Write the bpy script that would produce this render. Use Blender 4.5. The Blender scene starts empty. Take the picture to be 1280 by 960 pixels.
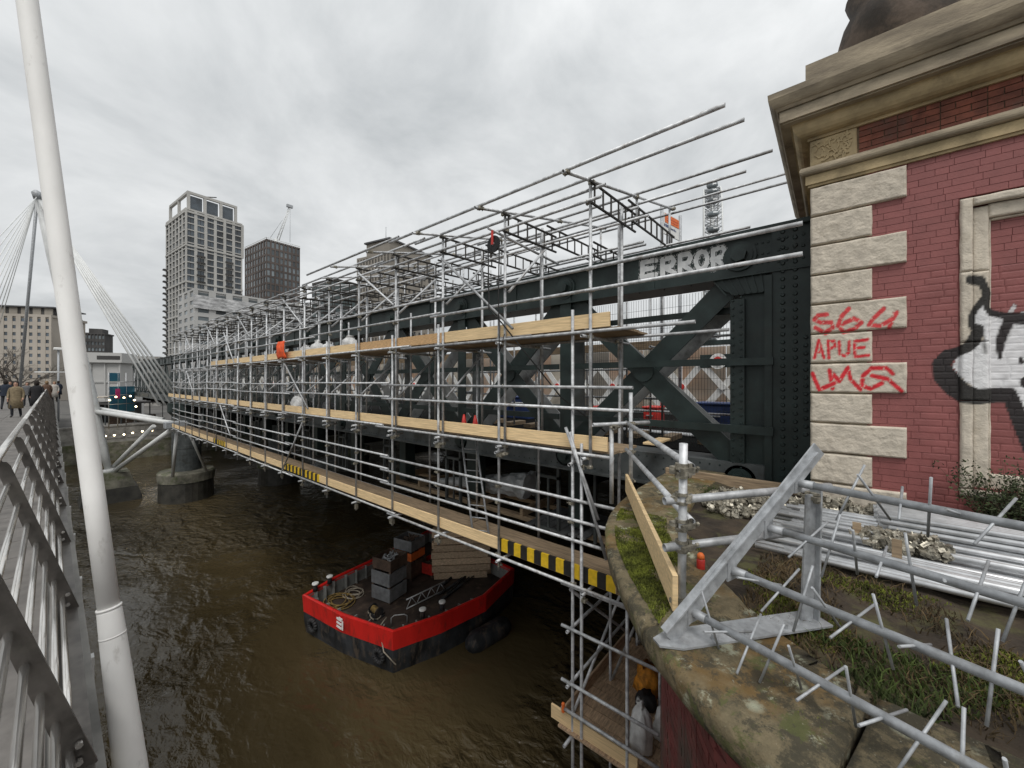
import bpy, bmesh, math, random
from mathutils import Vector, Matrix, noise
random.seed(7)
SC = bpy.context.scene
COL = SC.collection
R = math.radians

# ------------------------------------------------------------------ camera, sky, sun, exposure
# world axes: Y runs along the railway bridge, away from the camera; X runs across, towards it; camera at the origin
FPX, HYP, YAW = 481.0, 477.0, R(50.1)
FW = Vector((math.sin(YAW), math.cos(YAW), 0)); RT = Vector((math.cos(YAW), -math.sin(YAW), 0))
cam = bpy.data.cameras.new('camera'); camo = bpy.data.objects.new('camera', cam); COL.objects.link(camo)
cam.sensor_width = 36; cam.lens = 36 * FPX / 1280.0
cam.shift_y = -(480 - HYP) / 1280.0
cam.clip_start = 0.05; cam.clip_end = 5000
camo.location = (0, 0, 0); camo.rotation_euler = (R(90), 0, -YAW)
SC.camera = camo

W = bpy.data.worlds.new('World'); SC.world = W; W.use_nodes = True
SUN_EL, SUN_AZ = R(56), R(224)
def build_world():
    nt = W.node_tree; N = nt.nodes; L = nt.links
    for n in list(N): N.remove(n)
    out = N.new('ShaderNodeOutputWorld'); bg = N.new('ShaderNodeBackground')
    sky = N.new('ShaderNodeTexSky'); sky.sky_type = 'NISHITA'; sky.sun_disc = False
    sky.sun_elevation = SUN_EL; sky.sun_rotation = SUN_AZ; sky.air_density = 1; sky.dust_density = 3
    tc = N.new('ShaderNodeTexCoord')
    # cloud deck: project the view direction on a flat layer overhead
    sep = N.new('ShaderNodeSeparateXYZ'); L.new(tc.outputs['Generated'], sep.inputs[0])
    zc = N.new('ShaderNodeMath'); zc.operation = 'MAXIMUM'; L.new(sep.outputs['Z'], zc.inputs[0]); zc.inputs[1].default_value = 0.0
    za = N.new('ShaderNodeMath'); za.operation = 'ADD'; L.new(zc.outputs[0], za.inputs[0]); za.inputs[1].default_value = 0.38
    dx = N.new('ShaderNodeMath'); dx.operation = 'DIVIDE'; L.new(sep.outputs['X'], dx.inputs[0]); L.new(za.outputs[0], dx.inputs[1])
    dy = N.new('ShaderNodeMath'); dy.operation = 'DIVIDE'; L.new(sep.outputs['Y'], dy.inputs[0]); L.new(za.outputs[0], dy.inputs[1])
    cb = N.new('ShaderNodeCombineXYZ'); L.new(dx.outputs[0], cb.inputs[0]); L.new(dy.outputs[0], cb.inputs[1])
    n1 = N.new('ShaderNodeTexNoise'); n1.inputs['Scale'].default_value = 2.1; n1.inputs['Detail'].default_value = 9
    n1.inputs['Roughness'].default_value = 0.58; n1.inputs['Distortion'].default_value = 0.35; L.new(cb.outputs[0], n1.inputs['Vector'])
    rp = N.new('ShaderNodeValToRGB'); rp.color_ramp.elements[0].position = 0.30; rp.color_ramp.elements[1].position = 0.68
    rp.color_ramp.elements[0].color = (0.50, 0.525, 0.54, 1); rp.color_ramp.elements[1].color = (0.86, 0.875, 0.88, 1)
    e = rp.color_ramp.elements.new(0.48); e.color = (0.675, 0.695, 0.705, 1)
    L.new(n1.outputs['Fac'], rp.inputs[0])
    # overcast sky: brighter overhead than at the horizon
    gr = N.new('ShaderNodeMapRange'); gr.inputs['From Min'].default_value = 0; gr.inputs['From Max'].default_value = 1
    gr.inputs['To Min'].default_value = 0.93; gr.inputs['To Max'].default_value = 1.25; L.new(zc.outputs[0], gr.inputs['Value'])
    mu = N.new('ShaderNodeMix'); mu.data_type = 'RGBA'; mu.blend_type = 'MULTIPLY'; mu.inputs['Factor'].default_value = 1
    L.new(rp.outputs[0], mu.inputs['A']); L.new(gr.outputs[0], mu.inputs['B'])
    sm = N.new('ShaderNodeMix'); sm.data_type = 'RGBA'; sm.blend_type = 'MULTIPLY'; sm.inputs['Factor'].default_value = 1
    L.new(sky.outputs[0], sm.inputs['A']); sm.inputs['B'].default_value = (0.06, 0.06, 0.06, 1)
    mx = N.new('ShaderNodeMix'); mx.data_type = 'RGBA'; mx.inputs['Factor'].default_value = 0.95
    L.new(sm.outputs['Result'], mx.inputs['A']); L.new(mu.outputs['Result'], mx.inputs['B'])
    L.new(mx.outputs['Result'], bg.inputs['Color']); bg.inputs['Strength'].default_value = 0.78
    L.new(bg.outputs[0], out.inputs[0])
build_world()
sun = bpy.data.lights.new('sun', 'SUN'); suno = bpy.data.objects.new('sun', sun); COL.objects.link(suno)
sun.energy = 1.5; sun.angle = R(28); sun.color = (1.0, 0.975, 0.94)
# the bright part of the cloud stands behind the camera: light falls forward and down
suno.rotation_euler = Vector((math.cos(SUN_EL) * 0.70, math.cos(SUN_EL) * 0.714, -math.sin(SUN_EL))).to_track_quat('-Z', 'Y').to_euler()
suno.location = (-28, -28, 60)
SC.view_settings.view_transform = 'Standard'; SC.view_settings.look = 'None'
SC.view_settings.exposure = 0.38; SC.view_settings.gamma = 1.0

# ------------------------------------------------------------------ photo pixel -> point helpers (1280 x 960 pixels)
def ray(px, py):
    return FW + RT * ((px - 640) / FPX) + Vector((0, 0, (HYP - py) / FPX))
def onX(px, py, X): v = ray(px, py); return v * (X / v.x)
def onY(px, py, Y): v = ray(px, py); return v * (Y / v.y)
def onZ(px, py, Z): v = ray(px, py); return v * (Z / v.z)
def atD(px, py, D): return ray(px, py) * D
def pj(p):
    dep = p[0] * FW.x + p[1] * FW.y; r = p[0] * RT.x + p[1] * RT.y
    return (640 + FPX * r / dep, HYP - FPX * p[2] / dep)

# ------------------------------------------------------------------ materials
MATS = {}
def mat(name, col, rough=0.6, metal=0.0, var=0.15, scale=4.0, bump=0.0, bscale=None, col2=None, stretch=(1, 1, 1), island=0.0, spec=0.5,
        paint=False, dirt=None, dirt_scale=2.0, dirt_amt=0.5, dirt_pos=0.55, coord='Position', emit=0.0, detail=6):
    """procedural material: noise-mixed colours, optional bump, per-piece variation, blotches of dirt"""
    m = bpy.data.materials.new(name); m.use_nodes = True; nt = m.node_tree; N = nt.nodes; L = nt.links
    b = N['Principled BSDF']; b.inputs['Roughness'].default_value = rough; b.inputs['Metallic'].default_value = metal
    b.inputs['Specular IOR Level'].default_value = spec
    if coord == 'Position':
        g = N.new('ShaderNodeNewGeometry'); vec = g.outputs['Position']
    else:
        g = N.new('ShaderNodeTexCoord'); vec = g.outputs[coord]
    mp = N.new('ShaderNodeMapping'); mp.inputs['Scale'].default_value = stretch; L.new(vec, mp.inputs['Vector'])
    n1 = N.new('ShaderNodeTexNoise'); n1.inputs['Scale'].default_value = scale; n1.inputs['Detail'].default_value = detail; n1.inputs['Roughness'].default_value = 0.6
    L.new(mp.outputs[0], n1.inputs['Vector'])
    c2 = col2 if col2 else tuple(c * (1 - 2 * var) for c in col)
    c1 = col if col2 else tuple(min(1, c * (1 + var)) for c in col)
    rp = N.new('ShaderNodeValToRGB'); rp.color_ramp.elements[0].position = 0.34; rp.color_ramp.elements[1].position = 0.66
    rp.color_ramp.elements[0].color = (*c2, 1); rp.color_ramp.elements[1].color = (*c1, 1); L.new(n1.outputs['Fac'], rp.inputs[0])
    cur = rp.outputs[0]
    if dirt:
        n2 = N.new('ShaderNodeTexNoise'); n2.inputs['Scale'].default_value = dirt_scale; n2.inputs['Detail'].default_value = 8; n2.inputs['Roughness'].default_value = 0.68
        L.new(mp.outputs[0], n2.inputs['Vector'])
        mr = N.new('ShaderNodeMapRange'); mr.inputs['From Min'].default_value = dirt_pos; mr.inputs['From Max'].default_value = dirt_pos + 0.12; mr.inputs['To Max'].default_value = dirt_amt
        L.new(n2.outputs['Fac'], mr.inputs['Value'])
        mx = N.new('ShaderNodeMix'); mx.data_type = 'RGBA'; L.new(mr.outputs[0], mx.inputs['Factor']); L.new(cur, mx.inputs['A']); mx.inputs['B'].default_value = (*dirt, 1); cur = mx.outputs['Result']
    if island:
        gi = N.new('ShaderNodeNewGeometry'); oi = N.new('ShaderNodeObjectInfo')
        ad = N.new('ShaderNodeMath'); ad.operation = 'ADD'; L.new(gi.outputs['Random Per Island'], ad.inputs[0]); L.new(oi.outputs['Random'], ad.inputs[1])
        fr = N.new('ShaderNodeMath'); fr.operation = 'FRACT'; L.new(ad.outputs[0], fr.inputs[0])
        mr = N.new('ShaderNodeMapRange'); mr.inputs['To Min'].default_value = 1 - island; mr.inputs['To Max'].default_value = 1 + island; L.new(fr.outputs[0], mr.inputs['Value'])
        mx = N.new('ShaderNodeMix'); mx.data_type = 'RGBA'; mx.blend_type = 'MULTIPLY'; mx.inputs['Factor'].default_value = 1; L.new(cur, mx.inputs['A']); L.new(mr.outputs[0], mx.inputs['B']); cur = mx.outputs['Result']
    if paint:
        a = N.new('ShaderNodeAttribute'); a.attribute_name = 'paint'; a2 = N.new('ShaderNodeAttribute'); a2.attribute_name = 'paint_a'
        mx = N.new('ShaderNodeMix'); mx.data_type = 'RGBA'; L.new(a2.outputs['Fac'], mx.inputs['Factor']); L.new(cur, mx.inputs['A']); L.new(a.outputs['Color'], mx.inputs['B']); cur = mx.outputs['Result']
    L.new(cur, b.inputs['Base Color'])
    if bump:
        n3 = N.new('ShaderNodeTexNoise'); n3.inputs['Scale'].default_value = bscale or scale * 4; n3.inputs['Detail'].default_value = 6; L.new(mp.outputs[0], n3.inputs['Vector'])
        bp = N.new('ShaderNodeBump'); bp.inputs['Strength'].default_value = 0.8; bp.inputs['Distance'].default_value = bump; L.new(n3.outputs['Fac'], bp.inputs['Height']); L.new(bp.outputs[0], b.inputs['Normal'])
    if emit:
        b.inputs['Emission Color'].default_value = (*col, 1); b.inputs['Emission Strength'].default_value = emit
    MATS[name] = m
    return m
mat('galv_new', (0.70, 0.71, 0.72), 0.4, 0.65, var=0.1, scale=9, island=0.12)
mat('galv', (0.53, 0.54, 0.55), 0.55, 0.35, var=0.2, scale=9, dirt=(0.17, 0.14, 0.115), dirt_scale=4, dirt_amt=0.65, dirt_pos=0.56, island=0.24)
mat('galv_dull', (0.40, 0.415, 0.43), 0.55, 0.3, var=0.16, scale=14, bump=0.0006, bscale=90, dirt=(0.2, 0.19, 0.18), dirt_scale=8, dirt_amt=0.5)
mat('alu_dark', (0.05, 0.045, 0.04), 0.5, 0.5, var=0.2, scale=8)
mat('zinc_gold', (0.34, 0.315, 0.255), 0.45, 0.5, var=0.3, scale=30, island=0.3)
mat('timber_new', (0.80, 0.59, 0.33), 0.7, var=0.12, scale=3, stretch=(6, 1.0, 22), island=0.10, dirt=(0.42, 0.27, 0.13), dirt_scale=1.3, dirt_amt=0.35, dirt_pos=0.57)
mat('timber_orange', (0.62, 0.39, 0.19), 0.75, var=0.18, scale=5, stretch=(6, 2.0, 18), dirt=(0.36, 0.2, 0.09), dirt_scale=4, dirt_amt=0.5)
mat('timber_old', (0.34, 0.25, 0.16), 0.8, var=0.22, scale=3, stretch=(14, 1, 14), island=0.16, dirt=(0.12, 0.09, 0.06), dirt_scale=1.2)
mat('timber_stack', (0.62, 0.46, 0.31), 0.8, var=0.2, scale=3, stretch=(3, 3, 14), island=0.14, dirt=(0.14, 0.10, 0.07), dirt_scale=1.2)
mat('timber_plat', (0.40, 0.28, 0.18), 0.8, var=0.25, scale=3, stretch=(2, 12, 14), island=0.2)
mat('iron_dark', (0.0265, 0.040, 0.038), 0.42, spec=0.33, var=0.2, scale=2.5, bump=0.002, bscale=18, dirt=(0.032, 0.036, 0.032), dirt_scale=1.6, dirt_amt=0.5, island=0.05)
mat('iron_grey', (0.10, 0.11, 0.11), 0.6, spec=0.25, var=0.2, scale=2.0, bump=0.002, bscale=14, dirt=(0.05, 0.045, 0.035), dirt_scale=1.4, dirt_amt=0.7)
mat('iron_pale', (0.36, 0.37, 0.37), 0.6, var=0.2, scale=2.0, dirt=(0.07, 0.065, 0.06), dirt_scale=1.7, dirt_amt=0.7)
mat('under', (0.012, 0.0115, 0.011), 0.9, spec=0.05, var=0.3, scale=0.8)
mat('brick_red', (0.275, 0.090, 0.084), 0.55, var=0.06, scale=5, bump=0.003, bscale=45, island=0.05, paint=True, dirt=(0.215, 0.068, 0.062), dirt_scale=1.7, dirt_amt=0.4)
mat('brick_pier', (0.17, 0.045, 0.042), 0.7, var=0.2, scale=4, bump=0.004, bscale=40, island=0.15, dirt=(0.075, 0.068, 0.055), dirt_scale=1.1, dirt_amt=0.85, dirt_pos=0.47)
mat('cream', (0.55, 0.50, 0.42), 0.8, var=0.12, scale=0.9)
mat('brick_joint', (0.215, 0.066, 0.062), 0.8, var=0.15, scale=5, paint=True)
mat('brick_frieze', (0.21, 0.062, 0.035), 0.75, var=0.25, scale=6, bump=0.003, bscale=50, island=0.22, dirt=(0.07, 0.045, 0.035), dirt_scale=3, dirt_amt=0.75, dirt_pos=0.5)
mat('mortar', (0.20, 0.14, 0.09), 0.9, var=0.25, scale=6)
mat('stone_cream', (0.60, 0.535, 0.44), 0.8, var=0.10, scale=7, bump=0.008, bscale=55, paint=True, dirt=(0.37, 0.315, 0.24), dirt_scale=5.0, dirt_amt=0.55, dirt_pos=0.56)
mat('stone_brown', (0.40, 0.335, 0.24), 0.85, var=0.2, scale=2.5, bump=0.004, bscale=40, dirt=(0.14, 0.115, 0.085), dirt_scale=1.4, dirt_amt=0.6, dirt_pos=0.49, stretch=(1, 0.6, 2.2))
mat('stone_gold', (0.48, 0.375, 0.215), 0.85, var=0.18, scale=3, bump=0.003, bscale=40, dirt=(0.18, 0.14, 0.08), dirt_scale=2, dirt_amt=0.6, dirt_pos=0.53)
mat('stone_dark', (0.15, 0.115, 0.09), 0.85, var=0.3, scale=1.8, bump=0.006, bscale=25, dirt=(0.045, 0.04, 0.035), dirt_scale=1.6, dirt_amt=0.8, dirt_pos=0.48)
mat('white_paint', (0.84, 0.83, 0.805), 0.65, var=0.05, scale=3, dirt=(0.34, 0.31, 0.27), dirt_scale=7, dirt_amt=0.6, dirt_pos=0.585, stretch=(1, 1, 0.4))
mat('white_strut', (0.70, 0.71, 0.70), 0.4, var=0.06, scale=2, dirt=(0.35, 0.34, 0.3), dirt_scale=1, dirt_amt=0.4)
mat('stainless', (0.78, 0.755, 0.72), 0.25, 0.9, var=0.12, scale=20, stretch=(1, 0.1, 1))
mat('fin_plate', (0.115, 0.105, 0.095), 0.4, 0.5, var=0.2, scale=7, dirt=(0.15, 0.14, 0.12), dirt_scale=4, dirt_amt=0.5)
mat('paving', (0.15, 0.14, 0.13), 0.8, var=0.2, scale=3, bump=0.002, bscale=60, island=0.08, dirt=(0.14, 0.13, 0.12), dirt_scale=1.5, dirt_amt=0.5)
mat('concrete', (0.33, 0.32, 0.30), 0.85, var=0.2, scale=1.2, bump=0.006, bscale=12, dirt=(0.14, 0.13, 0.11), dirt_scale=0.8, dirt_amt=0.6)
mat('concrete_algae', (0.20, 0.19, 0.15), 0.85, var=0.3, scale=1.2, bump=0.01, bscale=8, dirt=(0.07, 0.09, 0.03), dirt_scale=0.9, dirt_amt=0.8, dirt_pos=0.48)
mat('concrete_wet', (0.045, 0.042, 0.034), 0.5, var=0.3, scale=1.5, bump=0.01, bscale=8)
mat('barge_red', (0.62, 0.018, 0.014), 0.35, var=0.1, scale=1.5, dirt=(0.22, 0.022, 0.016), dirt_scale=3.2, dirt_amt=0.7, dirt_pos=0.53, stretch=(1, 1, 0.35))
mat('barge_dark', (0.028, 0.03, 0.033), 0.6, var=0.4, scale=2, bump=0.006, bscale=7, dirt=(0.10, 0.075, 0.055), dirt_scale=3.4, dirt_amt=0.7, dirt_pos=0.52, stretch=(1, 1, 0.4), spec=0.3)
mat('barge_deck', (0.05, 0.034, 0.026), 0.8, var=0.3, scale=1.4, dirt=(0.14, 0.10, 0.07), dirt_scale=2, dirt_amt=0.6)
mat('barge_inner', (0.22, 0.225, 0.215), 0.6, var=0.2, scale=2, dirt=(0.10, 0.08, 0.06), dirt_scale=2, dirt_amt=0.6)
mat('white', (0.75, 0.75, 0.73), 0.5, var=0.05, scale=5)
mat('rubber', (0.02, 0.02, 0.021), 0.7, var=0.3, scale=6)
mat('crate_grey', (0.19, 0.195, 0.20), 0.6, var=0.15, scale=4, dirt=(0.12, 0.1, 0.08), dirt_scale=3, dirt_amt=0.5)
mat('crate_brown', (0.10, 0.065, 0.045), 0.7, var=0.25, scale=4)
mat('orange', (0.75, 0.16, 0.03), 0.6, var=0.1, scale=6)
mat('orange_jacket', (0.80, 0.10, 0.02), 0.8, var=0.15, scale=9)
mat('orange_bag', (0.62, 0.24, 0.02), 0.75, var=0.25, scale=9, bump=0.02, bscale=18)
mat('red', (0.60, 0.04, 0.03), 0.5, var=0.15, scale=6)
mat('blue', (0.025, 0.05, 0.16), 0.5, var=0.2, scale=3)
mat('hoarding_blue', (0.03, 0.11, 0.22), 0.5, var=0.35, scale=0.5, col2=(0.03, 0.22, 0.30))
mat('pink', (0.7, 0.06, 0.25), 0.6, var=0.1, scale=3)
mat('yellow_tape', (0.72, 0.47, 0.02), 0.5, var=0.1, scale=12)
mat('black_tape', (0.018, 0.017, 0.016), 0.5, var=0.2, scale=12)
mat('rope', (0.24, 0.16, 0.05), 0.9, var=0.3, scale=8)
mat('rope_pale', (0.33, 0.29, 0.23), 0.9, var=0.2, scale=8)
mat('rope_dark', (0.03, 0.03, 0.03), 0.9, var=0.2, scale=8)
mat('sack', (0.68, 0.68, 0.67), 0.75, var=0.12, scale=8, bump=0.015, bscale=16)
mat('sheet_white', (0.55, 0.57, 0.58), 0.5, var=0.12, scale=2, bump=0.05, bscale=5)
mat('far_ground', (0.10, 0.095, 0.088), 0.9, var=0.2, scale=0.4)
mat('soil', (0.045, 0.032, 0.02), 0.95, var=0.35, scale=3, bump=0.03, bscale=14, dirt=(0.085, 0.082, 0.03), dirt_scale=2.6, dirt_amt=0.8, dirt_pos=0.5)
mat('moss', (0.145, 0.165, 0.022), 0.95, var=0.35, scale=9, island=0.35)
mat('dry_grass', (0.10, 0.068, 0.032), 0.95, var=0.35, scale=5, island=0.45)
mat('green_grass', (0.06, 0.085, 0.018), 0.95, var=0.35, scale=5, island=0.4)
mat('leaf_dark', (0.035, 0.05, 0.015), 0.8, var=0.3, scale=7, island=0.4)
mat('twig', (0.09, 0.062, 0.04), 0.9, var=0.25, scale=9, island=0.3)
mat('bark', (0.10, 0.085, 0.07), 0.9, var=0.3, scale=2)
mat('glass_dark', (0.06, 0.075, 0.09), 0.06, 0.0, var=0.4, scale=0.06, spec=0.7, island=0.45)
mat('glass_mid', (0.13, 0.15, 0.16), 0.18, 0.0, var=0.3, scale=0.05, spec=0.6, island=0.55)
mat('glass_green', (0.06, 0.085, 0.085), 0.15, var=0.3, scale=0.05, island=0.3)
mat('tower_stone', (0.43, 0.42, 0.395), 0.8, var=0.06, scale=0.05)
mat('tower_white', (0.46, 0.455, 0.44), 0.8, var=0.06, scale=0.06)
mat('tower_brown', (0.11, 0.088, 0.078), 0.8, var=0.15, scale=0.06)
mat('tower_sheet', (0.5, 0.5, 0.5), 0.6, var=0.18, scale=0.25, bump=0.4, bscale=0.7)
mat('portland', (0.40, 0.36, 0.31), 0.85, var=0.08, scale=0.1)
mat('portland_grey', (0.27, 0.245, 0.21), 0.85, var=0.08, scale=0.1)
mat('slab_dark', (0.06, 0.057, 0.055), 0.8, var=0.2, scale=0.1)
mat('roof_slate', (0.10, 0.10, 0.105), 0.7, var=0.2, scale=0.2)
mat('peach', (0.50, 0.30, 0.19), 0.8, var=0.15, scale=0.7, col2=(0.44, 0.40, 0.34))
mat('lattice_white', (0.68, 0.68, 0.66), 0.6, var=0.1, scale=2)
mat('skin', (0.48, 0.28, 0.20), 0.6, var=0.05, scale=9)
for n_, c_ in dict(coat_khaki=(0.21, 0.165, 0.10), coat_black=(0.014, 0.014, 0.016), coat_navy=(0.02, 0.028, 0.045), coat_grey=(0.12, 0.12, 0.125), coat_brown=(0.12, 0.07, 0.045), coat_pale=(0.45, 0.42, 0.38), trousers=(0.02, 0.021, 0.026), hair_dark=(0.02, 0.014, 0.01), hair_fair=(0.23, 0.15, 0.08), scarf=(0.33, 0.24, 0.16)).items():
    mat(n_, c_, 0.9, var=0.15, scale=14)
mat('bulb', (1.0, 0.78, 0.45), emit=9.0)
mat('graf_white', (0.80, 0.81, 0.81), 0.6, var=0.12, scale=6, col2=(0.55, 0.57, 0.58))
mat('graf_black', (0.016, 0.016, 0.017), 0.6, var=0.2, scale=6)
M = MATS

def coping_material():
    m = bpy.data.materials.new('coping_stone'); m.use_nodes = True; nt = m.node_tree; N = nt.nodes; L = nt.links; b = N['Principled BSDF']
    g = N.new('ShaderNodeNewGeometry'); P = g.outputs['Position']
    def nz(s, d=8, r=0.65, dist=0.0):
        n = N.new('ShaderNodeTexNoise'); n.inputs['Scale'].default_value = s; n.inputs['Detail'].default_value = d; n.inputs['Roughness'].default_value = r; n.inputs['Distortion'].default_value = dist; L.new(P, n.inputs['Vector']); return n.outputs['Fac']
    def step(v, a, b_, hi=1.0):
        q = N.new('ShaderNodeMapRange'); q.inputs['From Min'].default_value = a; q.inputs['From Max'].default_value = b_; q.inputs['To Max'].default_value = hi; L.new(v, q.inputs['Value']); return q.outputs[0]
    def mix(f, a, c):
        x = N.new('ShaderNodeMix'); x.data_type = 'RGBA'; L.new(f, x.inputs['Factor'])
        if isinstance(a, tuple): x.inputs['A'].default_value = (*a, 1)
        else: L.new(a, x.inputs['A'])
        x.inputs['B'].default_value = (*c, 1); return x.outputs['Result']
    c = mix(step(nz(4.5, 10, 0.75), 0.40, 0.60), (0.12, 0.098, 0.055), (0.25, 0.20, 0.115))
    c = mix(step(nz(1.3, 6), 0.50, 0.62, 0.8), c, (0.17, 0.095, 0.022))       # ochre algae film
    c = mix(step(nz(3.1, 10, 0.78), 0.50, 0.56, 0.85), c, (0.048, 0.043, 0.026))    # dark damp patches
    c = mix(step(nz(2.4, 10, 0.78, 0.4), 0.545, 0.58, 0.8), c, (0.10, 0.11, 0.03))
    c = mix(step(nz(34, 6, 0.7), 0.64, 0.68, 0.7), c, (0.42, 0.41, 0.32))
    c = mix(step(nz(11, 8, 0.8), 0.60, 0.64, 0.75), c, (0.035, 0.032, 0.022))  # moss film
    v = N.new('ShaderNodeTexVoronoi'); v.inputs['Scale'].default_value = 5.5; v.inputs['Randomness'].default_value = 1; L.new(P, v.inputs['Vector'])
    lim = N.new('ShaderNodeMath'); lim.operation = 'MULTIPLY'
    q = N.new('ShaderNodeMapRange'); q.inputs['From Min'].default_value = 0.40; q.inputs['From Max'].default_value = 0.26; L.new(v.outputs['Distance'], q.inputs['Value'])
    L.new(q.outputs[0], lim.inputs[0]); L.new(step(nz(9, 9, 0.75), 0.50, 0.57, 0.9), lim.inputs[1])
    c = mix(lim.outputs[0], c, (0.40, 0.41, 0.30))                            # pale lichen
    L.new(c, b.inputs['Base Color']); b.inputs['Roughness'].default_value = 0.8
    bp = N.new('ShaderNodeBump'); bp.inputs['Distance'].default_value = 0.03; bp.inputs['Strength'].default_value = 0.8; L.new(nz(22, 10, 0.78), bp.inputs['Height']); L.new(bp.outputs[0], b.inputs['Normal'])
    M['coping'] = m
coping_material()

def water_material():
    m = bpy.data.materials.new('river_water'); m.use_nodes = True; nt = m.node_tree; N = nt.nodes; L = nt.links; b = N['Principled BSDF']
    g = N.new('ShaderNodeNewGeometry')
    mp = N.new('ShaderNodeMapping'); mp.inputs['Scale'].default_value = (1.0, 0.62, 1); mp.inputs['Rotation'].default_value = (0, 0, R(25)); L.new(g.outputs['Position'], mp.inputs['Vector'])
    def nz(s, d, r, dist):
        n = N.new('ShaderNodeTexNoise'); n.inputs['Scale'].default_value = s; n.inputs['Detail'].default_value = d; n.inputs['Roughness'].default_value = r; n.inputs['Distortion'].default_value = dist; L.new(mp.outputs[0], n.inputs['Vector']); return n.outputs['Fac']
    big = nz(0.16, 3, 0.5, 0.6)      # calm and ruffled patches
    amp = N.new('ShaderNodeMapRange'); amp.inputs['From Min'].default_value = 0.42; amp.inputs['From Max'].default_value = 0.60; amp.inputs['To Min'].default_value = 0.10; amp.inputs['To Max'].default_value = 1.0; L.new(big, amp.inputs['Value'])
    h1 = nz(0.85, 3, 0.5, 0.5); h2 = nz(2.9, 4, 0.55, 0.35)
    m2 = N.new('ShaderNodeMath'); m2.operation = 'MULTIPLY'; L.new(h2, m2.inputs[0]); m2.inputs[1].default_value = 0.38
    ad = N.new('ShaderNodeMath'); ad.operation = 'ADD'; L.new(h1, ad.inputs[0]); L.new(m2.outputs[0], ad.inputs[1])
    ml = N.new('ShaderNodeMath'); ml.operation = 'MULTIPLY'; sb = N.new('ShaderNodeMath'); sb.operation = 'SUBTRACT'; L.new(ad.outputs[0], sb.inputs[0]); sb.inputs[1].default_value = 0.69; L.new(sb.outputs[0], ml.inputs[0]); L.new(amp.outputs[0], ml.inputs[1])
    bp = N.new('ShaderNodeBump'); bp.inputs['Distance'].default_value = 0.85; bp.inputs['Strength'].default_value = 1.0; L.new(ml.outputs[0], bp.inputs['Height']); L.new(bp.outputs[0], b.inputs['Normal'])
    c = N.new('ShaderNodeValToRGB'); c.color_ramp.elements[0].color = (0.050, 0.037, 0.0175, 1); c.color_ramp.elements[1].color = (0.074, 0.056, 0.028, 1); c.color_ramp.elements[0].position = 0.4; c.color_ramp.elements[1].position = 0.6
    L.new(nz(0.12, 4, 0.6, 0.5), c.inputs[0]); L.new(c.outputs[0], b.inputs['Base Color'])
    b.inputs['Roughness'].default_value = 0.05; b.inputs['IOR'].default_value = 1.36
    M['water'] = m
water_material()

# ------------------------------------------------------------------ building helpers
WM = {}                                    # world matrix of every object made here
def reg(o, mtx, parent=None):
    COL.objects.link(o)
    if parent is not None:
        o.parent = parent; o.matrix_parent_inverse = WM[parent.name].inverted()
    o.matrix_basis = mtx; WM[o.name] = mtx.copy()
    return o
def tag(o, label=None, cat=None, group=None, kind=None):
    if label: o['label'] = label
    if cat: o['category'] = cat
    if group: o['group'] = group
    if kind: o['kind'] = kind
    return o
def thing(name, loc, label, cat, group=None):
    o = bpy.data.objects.new(name, None); o.empty_display_size = 0.2
    reg(o, Matrix.Translation(Vector(loc))); return tag(o, label, cat, group)

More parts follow.
